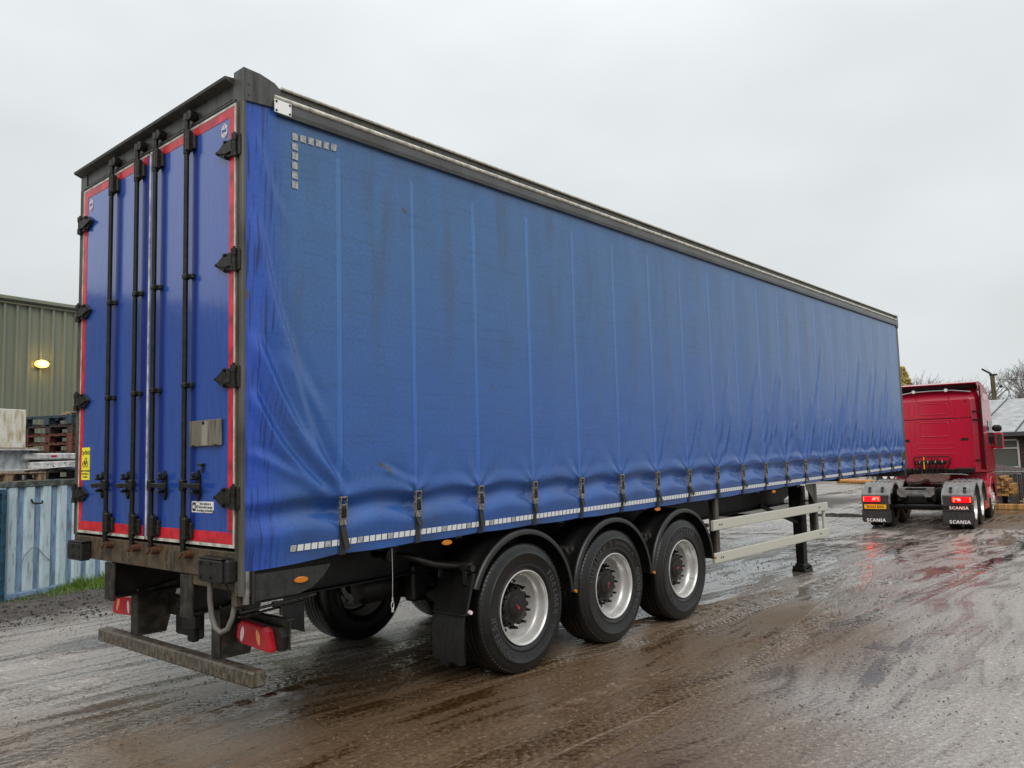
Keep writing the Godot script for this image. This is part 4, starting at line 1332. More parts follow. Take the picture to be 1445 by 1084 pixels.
func build_under(T: Node3D) -> void:
	var b := MB.new()
	# --- chassis beams, rising a little to the front
	for g in [1.0, -1.0]:
		b = MB.new()
		var rise := 0.0135
		for seg in [[-0.02, -9.5]]:
			var mid: float = (seg[0] + seg[1]) * 0.5
			var ln: float = seg[0] - seg[1]
			var tilt := Basis(V(1, 0, 0), atan(rise))
			var cy := 0.83 - mid * rise
			b.box(V(0.58 * g, cy + 0.165, mid), V(0.014, 0.33, ln), 0.0, tilt)
			b.box(V(0.58 * g, cy, mid), V(0.16, 0.016, ln), 0.003, tilt)
			b.box(V(0.58 * g, cy + 0.335, mid), V(0.15, 0.016, ln), 0.003, tilt)
		b.bb(V(0.52 * g, 1.25, -13.2), V(0.64 * g, 1.33, -9.4))
		b.prism(PackedVector2Array([Vector2(9.35, 0.97), Vector2(9.35, 1.3), Vector2(10.3, 1.3), Vector2(10.3, 1.25)]), Transform3D(Basis(V(0, 0, -1), V(0, 1, 0), V(1, 0, 0)), V(0.572 * g, 0, 0)), 0.016)
		part(T, "chassis_beam", b, M.chassis)
		b = MB.new()
		b.box(V(0.59 * g, 0.94, -0.012), V(0.155, 0.275, 0.02), 0.004)
		part(T, "beam_end", b, M.chassis_grey)
	b = MB.new()
	for z in [-0.55, -1.25, -1.9, -3.2, -4.6, -5.9, -7.3, -8.6, -10.2, -11.6, -12.8]:
		b.bb(V(-1.19, 1.135 - z * 0.0128, z - 0.04), V(1.19, 1.20 - z * 0.0128, z + 0.04), 0.004)
	b.bb(V(-0.6, 1.23, -12.9), V(0.6, 1.25, -11.2))
	b.bb(V(-0.57, 0.88, -1.28), V(0.57, 1.06, -1.24))
	b.bb(V(-0.57, 0.90, -5.74), V(0.57, 1.10, -5.70))
	part(T, "cross_members", b, M.chassis)
	# --- running gear
	for i in 3:
		var z := -2.61 - 1.3184 * i
		b = MB.new()
		b.cyl(V(-0.9, 0.536, z), V(0.9, 0.536, z), 0.063, 0.063, 16)
		for g in [1.0, -1.0]:
			b.bar(V(0.58 * g, 0.86, z + 0.62), V(0.58 * g, 0.46, z - 0.05), 0.09, 0.05, 0.01)
			b.bar(V(0.58 * g, 0.46, z - 0.05), V(0.58 * g, 0.52, z - 0.42), 0.09, 0.05, 0.01)
			b.bb(V(0.52 * g, 0.62, z + 0.54), V(0.64 * g, 0.92, z + 0.7), 0.02)
			b.cyl(V(0.58 * g, 0.54, z - 0.4), V(0.58 * g, 0.84, z - 0.4), 0.13, 0.14, 16)
			b.cyl(V(0.42 * g, 0.62, z + 0.28), V(0.42 * g, 0.62, z + 0.06), 0.075, 0.075, 12)
		part(T, "axle", b, M.chassis)
		wheel_at(T, V(1.25, 0.530, z), false, [0.0, 2.25, 4.1][i], true)
		wheel_at(T, V(-1.25, 0.530, z), true, 1.1 + i, false)
	# --- mudguards: angle 0 is up, positive towards the rear
	for g in [1.0, -1.0]:
		for i in 3:
			var z := -2.61 - 1.3184 * i
			var m := part(T, "mudguard", arch(0.648, -1.52, 1.2 if i == 0 else 1.5, 0.86, 1.268), M.fender)
			m.transform = Transform3D(Basis(Vector3.UP, 0.0 if g > 0 else PI), V(0, 0.536, z))
			if g < 0: m.transform = Transform3D(Basis(V(-1, 0, 0), V(0, 1, 0), V(0, 0, 1)), V(0, 0.536, z))
			b = MB.new()
			for q in [0.62, -0.62]:
				b = MB.new()
				b.cyl(V(0.55 * g, 0.94, z + q), V(1.22 * g, 0.94, z + q), 0.024, 0.024, 10)
				part(m, "mudguard_bracket", b, M.chassis_grey).transform = m.transform.affine_inverse()
			b = MB.new()
			b.cyl(V(1.268 * g, 0.575, z - 0.655), V(1.285 * g, 0.575, z - 0.655), 0.016, 0.014, 10)
			part(m, "marker_lamp", b, M.marker_orange).transform = m.transform.affine_inverse()
			if i == 0:
				b = MB.new()
				b.cyl(V(1.262 * g, 0.60, -1.93), V(1.285 * g, 0.60, -1.925), 0.018, 0.015, 10)
				part(m, "marker_lamp", b, M.lens_clear).transform = m.transform.affine_inverse()
		b = MB.new()
		b.prism(PackedVector2Array([Vector2(1.93, 0.575), Vector2(1.905, 0.575), Vector2(2.0, 0.88), Vector2(2.03, 0.88)]), Transform3D(Basis(V(0, 0, -1), V(0, 1, 0), V(1, 0, 0)), V(0.87 if g > 0 else -1.24, 0, 0)), 0.37)
		b.bb(V(0.88 * g, 0.57, -1.935), V(1.235 * g, 0.585, -1.895), 0.003)
		for q in [[0.96, 0.64], [1.14, 0.64], [1.05, 0.76]]: b.cyl(V(q[0] * g, q[1], -1.93 - (q[1] - 0.575) * 0.32), V(q[0] * g, q[1], -1.915 - (q[1] - 0.575) * 0.32), 0.014, 0.012, 8)
		b.cyl(V(0.84 * g, 0.925, -1.98), V(1.26 * g, 0.925, -1.98), 0.026, 0.026, 12)
		b.bb(V(0.90 * g, 0.84, -1.975), V(0.925 * g, 0.95, -1.955))
		b.bb(V(1.17 * g, 0.80, -1.975), V(1.20 * g, 0.95, -1.955))
		part(T, "flap_carrier", b, M.fender)
		b = MB.new()
		var prev := []
		for i in 9:
			var y := 0.575 - 0.375 * i / 8.0
			var row := []
			for k in 9:
				var x := 0.875 + 0.36 * k / 8.0
				row.append(V(x * g, y + (0.012 * sin(k * 1.7) if i == 8 and g > 0 else 0.0), -1.915 + 0.025 * sin(i * 0.35) + 0.004 * sin(k * 0.9 + i)))
			for k in (8 if i > 0 else 0):
				var nn: Vector3 = (prev[k + 1] - prev[k]).cross(row[k] - prev[k]).normalized()
				b.quad(prev[k], prev[k + 1], row[k + 1], row[k], nn * signf(nn.z))
			prev = row
		if g > 0:
			for k in 26: b.tube([V(0.94 + 0.0045 * k, 0.20, -1.90), V(0.94 + 0.0045 * k + rng.randf_range(-0.004, 0.004), 0.185 - rng.randf() * 0.025, -1.90)], 0.0011, 3)
			for k in 40: b.tube([V(1.235, 0.24 + 0.006 * k, -1.90), V(1.238 + rng.randf() * 0.007, 0.236 + 0.006 * k, -1.90)], 0.001, 3)
		part(T, "mud_flap", b, M.flap)
	# --- rear underrun bar with its hangers, lamp carriers and lamps
	b = MB.new()
	b.bb(V(-1.145, 0.41, -0.25), V(1.145, 0.51, -0.15), 0.012)
	part(T, "underrun_bar", b, M.bumper_steel)
	for g in [1.0, -1.0]:
		b = MB.new()
		b.prism(PackedVector2Array([Vector2(0.205, 0.84), Vector2(0.205, 0.512), Vector2(0.42, 0.512), Vector2(0.52, 0.9)]), Transform3D(Basis(V(0, 0, -1), V(0, 1, 0), V(1, 0, 0)), V(0.655 if g > 0 else -0.555, 0, 0)), 0.012)
		b.bb(V(0.555 * g, 0.512, -0.212), V(0.667 * g, 0.86, -0.20), 0.002)
		b.prism(PackedVector2Array([Vector2(0.205, 0.84), Vector2(0.205, 0.512), Vector2(0.42, 0.512), Vector2(0.52, 0.9)]), Transform3D(Basis(V(0, 0, -1), V(0, 1, 0), V(1, 0, 0)), V(0.555 if g > 0 else -0.667, 0, 0)), 0.012)
		part(T, "underrun_hanger", b, M.chassis_grey)
		b = MB.new()
		b.bb(V(0.66 * g, 0.62, -0.36), V(1.245 * g, 0.80, -0.352), 0.002)
		b.bb(V(0.66 * g, 0.80, -0.38), V(1.25 * g, 0.808, -0.33), 0.002)
		b.bb(V(0.30 * g, 0.64, -0.45), V(0.66 * g, 0.80, -0.44), 0.002)
		part(T, "lamp_carrier", b, M.chassis_grey)
		b = MB.new()
		var oc := Transform3D(Basis(V(g, 0, 0), V(0, 1, 0), V(0, 0, 1)), V(0, 0, -0.352))
		b.prism(PackedVector2Array([Vector2(0.80, 0.63), Vector2(0.79, 0.75), Vector2(0.83, 0.775), Vector2(1.19, 0.755), Vector2(1.22, 0.70), Vector2(1.215, 0.615), Vector2(0.86, 0.605)]), oc, 0.045)
		var lamp := part(T, "tail_lamp", b, M.rubber_block)
		b = MB.new()
		lens(b, [Vector2(0.745, 0.655), Vector2(0.765, 0.745), Vector2(0.80, 0.765), Vector2(1.09, 0.752), Vector2(1.125, 0.73), Vector2(1.165, 0.625), Vector2(1.145, 0.602), Vector2(0.80, 0.622)], oc.translated(V(0, 0, 0.043)), 0.05)
		part(lamp, "lamp_lens", b, M.lens_red)
		for e in [[0.845, M.lens_clear], [1.035, M.lens_amber]]:
			b = MB.new()
			var ov := []
			for i in 14:
				var a := TAU * i / 14.0
				ov.append(Vector2(e[0] + 0.020 * cos(a) - 0.015 * sin(a) * (1.0 if e[0] > 0.9 else -0.6), 0.687 + 0.05 * sin(a)))
			lens(b, ov, oc.translated(V(0, 0, 0.092)), 0.006)
			part(lamp, "lamp_window", b, e[1])
	# --- black socket box and number lamp panel between the hangers
	b = MB.new()
	b.bb(V(-0.36, 0.52, -0.44), V(0.02, 0.80, -0.40), 0.012)
	b.bb(V(-0.12, 0.60, -0.40), V(0.06, 0.70, -0.33), 0.012)
	b.bb(V(-0.10, 0.50, -0.42), V(-0.01, 0.62, -0.36), 0.012)
	b.cyl(V(-0.26, 0.74, -0.40), V(-0.26, 0.74, -0.37), 0.03, 0.028, 10)
	b.cyl(V(-0.10, 0.74, -0.40), V(-0.10, 0.74, -0.37), 0.03, 0.028, 10)
	part(T, "socket_box", b, M.rubber_block)
	b = MB.new()
	b.bb(V(0.05, 0.62, -0.55), V(0.6, 0.70, -0.53), 0.003)
	part(T, "cross_bar", b, M.chassis_grey)
	b = MB.new()
	b.box(V(0.40, 0.715, -0.56), V(0.26, 0.03, 0.01))
	part(T, "warning_strip", b, M.tape_red)
	b = MB.new()
	b.tube([V(0.965, 1.07, 0.03), V(0.962, 0.96, 0.028), V(0.968, 0.86, 0.02), V(0.995, 0.79, 0.01), V(1.045, 0.765, 0.0), V(1.095, 0.79, -0.015), V(1.125, 0.86, -0.03), V(1.13, 0.95, -0.045), V(1.125, 1.02, -0.06)], 0.0165, 10)
	part(T, "rubber_hose", b, M.hose)
	b = MB.new()
	b.tube([V(1.12, 1.08, 0.02), V(1.15, 1.03, 0.01), V(1.14, 0.98, -0.01), V(1.19, 0.90, -0.05), V(1.2, 0.86, -0.09)], 0.006, 6)
	b.bar(V(1.235, 0.90, -0.02), V(1.235, 0.935, -0.55), 0.03, 0.012, 0.002)
	b.bar(V(1.21, 0.87, -0.02), V(1.21, 0.90, -0.5), 0.02, 0.012, 0.002)
	b.cyl(V(1.23, 0.93, -0.3), V(1.23, 0.84, -0.3), 0.012, 0.012, 8)
	b.box(V(1.235, 0.915, -0.26), V(0.04, 0.035, 0.05), 0.006)
	b.box(V(1.2, 0.99, -0.15), V(0.09, 0.012, 0.22), 0.002)
	part(T, "curtain_winder", b, M.iron)
	b = MB.new()
	b.cyl(V(1.235, 0.945, -0.055), V(1.235, 1.14, -0.055), 0.02, 0.02, 12)
	part(T, "tensioner_pole", b, M.galv)
	b = MB.new()
	b.bb(V(1.2, 0.94, -0.105), V(1.255, 1.14, -0.085), 0.003)
	var fas := [Vector2(0.11, 0.955), Vector2(0.11, 1.115), Vector2(0.66, 1.115), Vector2(0.60, 1.04), Vector2(0.52, 0.985), Vector2(0.42, 0.958)]
	b.prism(PackedVector2Array(fas), Transform3D(Basis(V(0, 0, -1), V(0, 1, 0), V(1, 0, 0)), V(1.235, 0, 0)), 0.012)
	var side := part(T, "corner_fascia", b, M.flap)
	for q in [[-0.43, 1.043, 1.247], [-1.72, 1.15, 1.24], [-4.75, 1.2, 1.24], [-7.64, 1.235, 1.24]]:
		b = MB.new()
		var ov := []
		for i in 18: ov.append(Vector2(0.05 * cos(TAU * i / 18.0), 0.019 * sin(TAU * i / 18.0)))
		lens(b, ov, Transform3D(Basis(V(0, 0, -1), V(0, 1, 0), V(1, 0, 0)), V(q[2], q[1], q[0])), 0.016)
		part(T, "side_marker_lamp", b, M.marker_orange)
	b = MB.new()
	b.tube([V(1.15, 1.18, -1.262), V(1.152, 0.96, -1.264), V(1.15, 0.80, -1.262)], 0.0028, 5)
	b.cyl(V(1.15, 0.80, -1.262), V(1.15, 0.775, -1.262), 0.007, 0.007, 8)
	var ring := []
	for i in 13: ring.append(V(1.15, 0.745 + 0.026 * cos(TAU * i / 12.0), -1.262 + 0.012 * sin(TAU * i / 12.0)))
	b.tube(ring, 0.004, 6)
	b.box(V(1.15, 0.71, -1.262), V(0.01, 0.03, 0.02), 0.003)
	part(T, "hanging_cable", b, M.steel_wire)
	b = MB.new()
	b.tube([V(0.7, 1.06, -1.45), V(1.05, 1.06, -1.5), V(1.12, 0.98, -1.7), V(1.12, 0.93, -1.98)], 0.026, 10)
	b.cyl(V(0.9, 1.07, -1.42), V(0.96, 1.07, -1.42), 0.05, 0.05, 14)
	part(T, "mudguard_pipe", b, M.bar_black)
	for q in [[0.32, 0.62, -1.5], [-0.3, 0.72, -6.4]]:
		b = MB.new()
		b.lathe([Vector2(-0.42, 0.0), Vector2(-0.41, 0.09), Vector2(-0.37, 0.125), Vector2(0.37, 0.125), Vector2(0.41, 0.09), Vector2(0.42, 0.0)], Transform3D(Basis(V(0, 0, 1), V(0, 1, 0), V(-1, 0, 0)), V(q[0], q[1] + 0.12, q[2] - 0.5)), 20)
		part(T, "air_tank", b, M.chassis)
	for q in [[0.50, 1.02, 0.012], [0.50, 0.98, 0.009], [0.47, 0.93, 0.011], [0.70, 1.10, 0.010], [0.72, 1.13, 0.008]]:
		b = MB.new()
		var run := []
		for i in 30:
			var z := -0.4 - 8.6 * i / 29.0
			run.append(V(q[0] + 0.012 * sin(z * 3.1 + q[1] * 40.0), q[1] - z * 0.0128 - 0.035 * absf(sin(z * 1.9 + q[0] * 9.0)), z))
		b.tube(run, q[2], 6)
		part(T, "air_line", b, M.rubber_block)
	# --- side guards
	for g in [1.0, -1.0]:
		b = MB.new()
		for y in [0.868, 0.492]:
			b.prism(PackedVector2Array([Vector2(1.195, y), Vector2(1.222, y), Vector2(1.226, y + 0.01), Vector2(1.226, y + 0.108), Vector2(1.222, y + 0.118), Vector2(1.195, y + 0.118)]), Transform3D(Basis(V(g, 0, 0), V(0, 1, 0), V(0, 0, 1)), V(0, 0, -9.56)), 3.58)
			var rail := part(T, "side_guard_rail", b, M.alu_guard)
			for q in [-6.16, -9.22]:
				for dz in [-0.025, 0.025]:
					b = MB.new()
					b.cyl(V(1.224 * g, y + 0.06, q + dz), V(1.233 * g, y + 0.06, q + dz), 0.010, 0.009, 6)
					part(rail, "bolt", b, M.chassis_grey)
			b = MB.new()
		b.bb(V(1.16 * g, 0.50, -9.53), V(1.194 * g, 0.98, -9.47), 0.004)
		part(T, "side_guard_end", b, M.alu_guard)
		for z in [-6.16, -9.22]:
			b = MB.new()
			b.bb(V(1.15 * g, 0.50, z - 0.04), V(1.19 * g, 1.26, z + 0.04), 0.004)
			b.bb(V(1.06 * g, 0.52, z - 0.045), V(1.15 * g, 1.2, z - 0.035))
			if z < -9.0: b.prism(PackedVector2Array([Vector2(-0.04, 1.27), Vector2(0.34, 1.27), Vector2(0.30, 1.20), Vector2(0.12, 1.08), Vector2(0.04, 0.98), Vector2(-0.04, 0.98)]), Transform3D(Basis(V(0, 0, 1), V(0, 1, 0), V(1, 0, 0)), V(1.17 if g > 0 else -1.18, 0, z)), 0.01)
			part(T, "side_guard_post", b, M.post_grey)
		# landing leg
		b = MB.new()
		b.bb(V(0.86 * g, 0.42, -9.28), V(1.01 * g, 1.24, -9.12), 0.008)
		b.bb(V(0.875 * g, 0.10, -9.265), V(0.995 * g, 0.42, -9.135), 0.006)
		b.bb(V(0.80 * g, 0.9, -9.25), V(0.86 * g, 1.22, -9.15), 0.01)
		var leg := part(T, "landing_leg", b, M.chassis)
		b = MB.new()
		b.bb(V(0.83 * g, 0.0, -9.34), V(1.04 * g, 0.035, -9.06), 0.01)
		b.bb(V(0.86 * g, 0.035, -9.30), V(1.01 * g, 0.12, -9.10), 0.02)
		for q in [-9.32, -9.08]: b.cyl(V(0.85 * g, 0.05, q), V(1.02 * g, 0.05, q), 0.035, 0.035, 10)
		part(leg, "foot", b, M.iron)
		if g > 0:
			b = MB.new()
			b.tube([V(1.01, 1.02, -9.2), V(1.10, 1.02, -9.2), V(1.115, 1.0, -9.19), V(1.12, 0.82, -9.15), V(1.15, 0.80, -9.14)], 0.011, 8)
			part(leg, "crank_handle", b, M.iron)
		for y in [1.12, 1.0, 0.62, 0.5]:
			b = MB.new()
			b.cyl(V(1.01 * g, y, -9.16), V(1.022 * g, y, -9.16), 0.012, 0.011, 6)
			part(leg, "bolt", b, M.iron)
		b = MB.new()
		b.bar(V(0.93 * g, 0.70, -9.15), V(0.6 * g, 0.98, -8.6), 0.05, 0.05, 0.004)
		part(leg, "brace", b, M.chassis)
	b = MB.new()
	b.cyl(V(-0.86, 0.78, -9.2), V(0.86, 0.78, -9.2), 0.028, 0.028, 10)
	part(T, "leg_shaft", b, M.chassis)

# a low domed lens over an outline
func lens(b: MB, outline: Array, xf: Transform3D, d: float) -> void:
	var c := Vector2.ZERO
	for p: Vector2 in outline: c += p
	c /= outline.size()
	var m := outline.size()
	var steps := [[1.0, 0.0], [0.99, 0.6], [0.94, 0.88], [0.82, 1.0]]
	for i in m:
		var p: Vector2 = outline[i]
		var q: Vector2 = outline[(i + 1) % m]
		var out := ((p + q) * 0.5 - c).normalized()
		for k in 3:
			var s0: Array = steps[k]
			var s1: Array = steps[k + 1]
			var tilt: float = [0.12, 0.5, 0.85][k]
			var nn := (xf.basis * V(out.x * (1.0 - tilt), out.y * (1.0 - tilt), tilt)).normalized()
			var A: Vector2 = c + (p - c) * s0[0]
			var B: Vector2 = c + (q - c) * s0[0]
			var C: Vector2 = c + (q - c) * s1[0]
			var D: Vector2 = c + (p - c) * s1[0]
			b.quad(xf * V(A.x, A.y, d * s0[1]), xf * V(B.x, B.y, d * s0[1]), xf * V(C.x, C.y, d * s1[1]), xf * V(D.x, D.y, d * s1[1]), nn)
		var e := c + (p - c) * 0.82
		var f := c + (q - c) * 0.82
		var nz := xf.basis.z.normalized()
		b.tri(xf * V(e.x, e.y, d), xf * V(f.x, f.y, d), xf * V(c.x, c.y, d * 1.02), nz, nz, nz)

func rrect(x0: float, y0: float, x1: float, y1: float, r: float) -> PackedVector2Array:
	var p := PackedVector2Array()
	for c in [[x1 - r, y1 - r, 0.0], [x0 + r, y1 - r, 0.5], [x0 + r, y0 + r, 1.0], [x1 - r, y0 + r, 1.5]]:
		for i in 5:
			var a: float = (c[2] + i / 8.0) * PI
			p.append(Vector2(c[0] + r * cos(a), c[1] + r * sin(a)))
	return p

func ridge(b: MB, x0: float, y0: float, x1: float, y1: float, r: float, z: float, w := 0.014) -> void:
	var q := rrect(x0, y0, x1, y1, r)
	var pts := []
	for i in q.size() + 1: pts.append(V(q[i % q.size()].x, q[i % q.size()].y, z))
	b.tube(pts, w, 6)

func truck_wheel(parent: Node3D, at: Vector3, left: bool, dual: bool) -> void:
	var w := holder(parent, "wheel", at)
	if left: w.rotation.y = PI
	var b := MB.new()
	var R := 0.515
	for x0 in ([0.0, -0.33] if dual else [0.0]):
		b.lathe([Vector2(x0 - 0.27, 0.29), Vector2(x0 - 0.285, 0.38), Vector2(x0 - 0.275, 0.46), Vector2(x0 - 0.25, R - 0.005), Vector2(x0 - 0.16, R), Vector2(x0 - 0.155, R - 0.012), Vector2(x0 - 0.14, R - 0.012), Vector2(x0 - 0.135, R), Vector2(x0 - 0.04, R - 0.005), Vector2(x0 - 0.012, 0.46), Vector2(x0, 0.39), Vector2(x0 - 0.01, 0.32), Vector2(x0 - 0.03, 0.29)], Transform3D.IDENTITY, 40, 0, TAU, 0.6)
	part(w, "tyre", b, M.tyre)
	b = MB.new()
	if dual:
		b.lathe([Vector2(-0.03, 0.30), Vector2(-0.008, 0.305), Vector2(-0.012, 0.285), Vector2(-0.05, 0.27), Vector2(-0.13, 0.25), Vector2(-0.15, 0.22), Vector2(-0.15, 0.12), Vector2(-0.09, 0.11), Vector2(-0.08, 0.0)], Transform3D.IDENTITY, 36)
	else:
		b.lathe([Vector2(-0.03, 0.30), Vector2(-0.008, 0.305), Vector2(-0.012, 0.285), Vector2(-0.03, 0.27), Vector2(-0.02, 0.22), Vector2(0.012, 0.17), Vector2(0.02, 0.12), Vector2(0.05, 0.10), Vector2(0.055, 0.0)], Transform3D.IDENTITY, 36)
		for k in 10:
			var a := TAU * k / 10.0
			b.cyl(V(0.0, 0.168 * cos(a), 0.168 * sin(a)), V(0.045, 0.168 * cos(a), 0.168 * sin(a)), 0.017, 0.014, 6)
	part(w, "rim", b, M.rim)

func build_tractor() -> void:
	var T := thing("tractor_unit", "red three-axle lorry tractor unit seen from behind with its brake lights on", "lorry", V(-0.13, -0.28, -19.08), 0.085)
	var b := MB.new()
	# chassis
	for g in [1.0, -1.0]:
		b.bb(V(0.36 * g, 0.68, -5.6), V(0.43 * g, 0.98, -0.15), 0.006)
	for z in [-0.6, -1.6, -2.6, -3.6]: b.bb(V(-0.36, 0.74, z - 0.05), V(0.36, 0.92, z + 0.05))
	b.bb(V(-0.5, 0.45, -3.3), V(0.5, 0.7, -2.5), 0.05)
	b.cyl(V(-0.95, 0.5, -0.72), V(0.95, 0.5, -0.72), 0.07, 0.07)
	b.cyl(V(-0.95, 0.5, -2.02), V(0.95, 0.5, -2.02), 0.09, 0.09)
	b.bb(V(-0.22, 0.34, -2.2), V(0.2, 0.72, -1.85), 0.08)
	b.bb(V(-1.1, 0.45, -3.25), V(-0.5, 0.95, -2.85), 0.03)
	b.bb(V(0.5, 0.45, -3.25), V(1.05, 0.95, -2.85), 0.03)
	part(T, "chassis_rail", b, M.chassis)
	b = MB.new()
	b.prism(PackedVector2Array([Vector2(-0.42, 0.96), Vector2(-0.38, 1.01), Vector2(-0.26, 1.01), Vector2(-0.24, 0.96), Vector2(0.24, 0.96), Vector2(0.26, 1.01), Vector2(0.38, 1.01), Vector2(0.42, 0.96), Vector2(0.42, 0.86), Vector2(0.34, 0.79), Vector2(0.22, 0.79), Vector2(0.16, 0.86), Vector2(-0.16, 0.86), Vector2(-0.22, 0.79), Vector2(-0.34, 0.79), Vector2(-0.42, 0.86)]), Transform3D(Basis.IDENTITY, V(0, 0, -0.12)), 0.05)
	b.bb(V(-0.36, 0.985, -0.55), V(-0.25, 1.01, -0.08), 0.004)
	b.bb(V(0.25, 0.985, -0.55), V(0.36, 1.01, -0.08), 0.004)
	b.bb(V(-0.36, 0.985, -0.62), V(0.36, 1.01, -0.5), 0.004)
	part(T, "rear_crossmember", b, M.fender_grey)
	b = MB.new()
	b.cyl(V(-0.2, 0.74, -0.3), V(0.22, 0.74, -0.3), 0.11, 0.11, 16)
	part(T, "air_tank", b, M.bar_black)
	# fifth wheel
	b = MB.new()
	b.prism(PackedVector2Array([Vector2(-0.48, -2.3), Vector2(-0.50, -1.75), Vector2(-0.40, -1.42), Vector2(-0.15, -1.38), Vector2(-0.03, -1.75), Vector2(0.03, -1.75), Vector2(0.15, -1.38), Vector2(0.40, -1.42), Vector2(0.50, -1.75), Vector2(0.48, -2.3), Vector2(0.2, -2.42), Vector2(-0.2, -2.42)]), Transform3D(Basis(V(1, 0, 0), V(0, -0.17, 1), V(0, 1, 0.17).normalized()), V(0, 0.88, 0)), -0.07)
	b.bb(V(-0.4, 0.98, -2.1), V(-0.25, 1.16, -1.6), 0.02)
	b.bb(V(0.25, 0.98, -2.1), V(0.4, 1.16, -1.6), 0.02)
	part(T, "fifth_wheel", b, M.fifth_grey)
	# wheels
	for z in [-0.72, -2.02]:
		for g in [1.0, -1.0]: truck_wheel(T, V(1.215 * g, 0.515, z), g < 0, true)
	for g in [1.0, -1.0]: truck_wheel(T, V(1.215 * g, 0.515, -4.25), g < 0, false)
	# rear mudguards, flaps and lamps
	for g in [1.0, -1.0]:
		var x0 := 0.575 if g > 0 else -1.265
		var x1 := x0 + 0.69
		b = MB.new()
		for z in [-0.72, -2.02]:
			var sec := [Vector2(x0, 0.575), Vector2(x0, 0.615), Vector2(x0 + 0.03, 0.63), Vector2(x1 - 0.03, 0.63), Vector2(x1, 0.615), Vector2(x1, 0.565), Vector2(x1 - 0.012, 0.565), Vector2(x1 - 0.012, 0.60), Vector2(x0, 0.60)]
			b.lathe(sec, Transform3D(Basis.IDENTITY, V(0, 0.52, z)), 22, -1.35 if z > -1.5 else -1.5, 0.95 if z > -1.5 else 1.35, 0.5)
			for k in 5: b.box(V((x0 + x1) * 0.5 - 0.22 + 0.11 * k, 1.155, z), V(0.05, 0.014, 0.22), 0.004)
		var mg := part(T, "rear_mudguard", b, M.fender_grey)
		b = MB.new()
		b.prism(PackedVector2Array([Vector2(-0.21, 1.0), Vector2(-0.03, 0.86), Vector2(0.0, 0.80), Vector2(0.012, 0.62), Vector2(-0.02, 0.60), Vector2(-0.06, 0.84), Vector2(-0.24, 0.98)]), Transform3D(Basis(V(0, 0, 1), V(0, 1, 0), V(-1, 0, 0)), V(x1, 0, 0)), 0.69)
		part(mg, "mudguard_end", b, M.fender_grey)
		b = MB.new()
		for q in [0.2, 0.5]:
			b.box(V(x0 + q, 0.97, -0.10), V(0.06, 0.16, 0.03), 0.008, Basis(V(1, 0, 0), -0.7))
			b.box(V(x0 + q, 1.01, -0.12), V(0.08, 0.03, 0.04), 0.008, Basis(V(1, 0, 0), -0.7))
		part(mg, "latch", b, M.bar_black)
		b = MB.new()
		b.bb(V(x0 + 0.02, 0.45, -0.06), V(x1 - 0.03, 0.84, 0.012), 0.02)
		var panel := part(T, "lamp_panel", b, M.flap_grey)
		b = MB.new()
		b.prism(PackedVector2Array([Vector2(x0, 0.46), Vector2(x1, 0.46), Vector2(x1, 0.20), Vector2(x1 - 0.04, 0.15), Vector2(x0 + 0.04, 0.15), Vector2(x0, 0.20)]), Transform3D(Basis.IDENTITY, V(0, 0, -0.03)), 0.022)
		var flap := part(T, "mud_flap", b, M.flap_grey)
		var tm := text("SCANIA", 0.078, true, 0.003)
		tm.horizontal_alignment = HORIZONTAL_ALIGNMENT_CENTER
		var tx := part(flap, "lettering", tm, M.white_plate)
		tx.position = V((x0 + x1) * 0.5 + 0.02 * g, 0.205, -0.006)
		tx.scale = V(1.15, 1, 1)
		var lx := 0.80 if g > 0 else -1.215
		b = MB.new()
		b.bb(V(lx - 0.012, 0.655, 0.01), V(lx + 0.432, 0.82, 0.035), 0.008)
		part(panel, "lamp_body", b, M.bar_black)
		b = MB.new()
		b.bb(V(lx, 0.668, 0.02), V(lx + 0.42, 0.808, 0.05), 0.012)
		var lensn := part(panel, "brake_lamp", b, M.brake_glow)
		b = MB.new()
		var inner := lx + 0.10 if g > 0 else lx + 0.32
		b.box(V(inner, 0.765, 0.051), V(0.14, 0.035, 0.004), 0.001)
		b.box(V(inner - 0.05 * g, 0.725, 0.051), V(0.035, 0.075, 0.004), 0.001)
		b.box(V(lx + (0.395 if g > 0 else 0.02), 0.738, 0.051), V(0.018, 0.11, 0.004), 0.001)
		part(panel, "brake_lamp_core", b, M.brake_core)
		b = MB.new()
		b.box(V(inner + 0.06 * g, 0.735, 0.0515), V(0.07, 0.045, 0.004), 0.001)
		part(panel, "reversing_window", b, M.white_plate)
		var om := OmniLight3D.new()
		om.name = "brake_light"
		om.light_color = Color(1, 0.06, 0.08)
		om.light_energy = 0.06
		om.light_size = 0.1
		om.omni_range = 12.0
		om.omni_attenuation = 2.0
		om.shadow_enabled = true
		om.position = V(lx + 0.21, 0.735, 0.18)
		T.add_child(om)
		if g < 0:
			b = MB.new()
			b.bb(V(-1.195, 0.49, 0.012), V(-0.675, 0.60, 0.02), 0.002)
			var pl := part(panel, "number_plate", b, M.plate_yellow)
			tm = text("WU64 BKG", 0.06, true, 0.002)
			tm.horizontal_alignment = HORIZONTAL_ALIGNMENT_CENTER
			tx = part(panel, "plate_lettering", tm, M.print_black)
			tx.position = V(-0.935, 0.545, 0.021)
			tx.scale = V(1.0, 1, 1)
		else:
			tm = text("SCANIA", 0.066, true, 0.003)
			tm.horizontal_alignment = HORIZONTAL_ALIGNMENT_CENTER
			tx = part(panel, "lettering", tm, M.white_plate)
			tx.position = V(0.94, 0.54, 0.013)
			tx.scale = V(1.25, 1, 1)
			b = MB.new()
			b.bb(V(0.62, 0.50, 0.01), V(1.2, 0.585, 0.0125))
			part(panel, "name_board", b, M.bar_black)
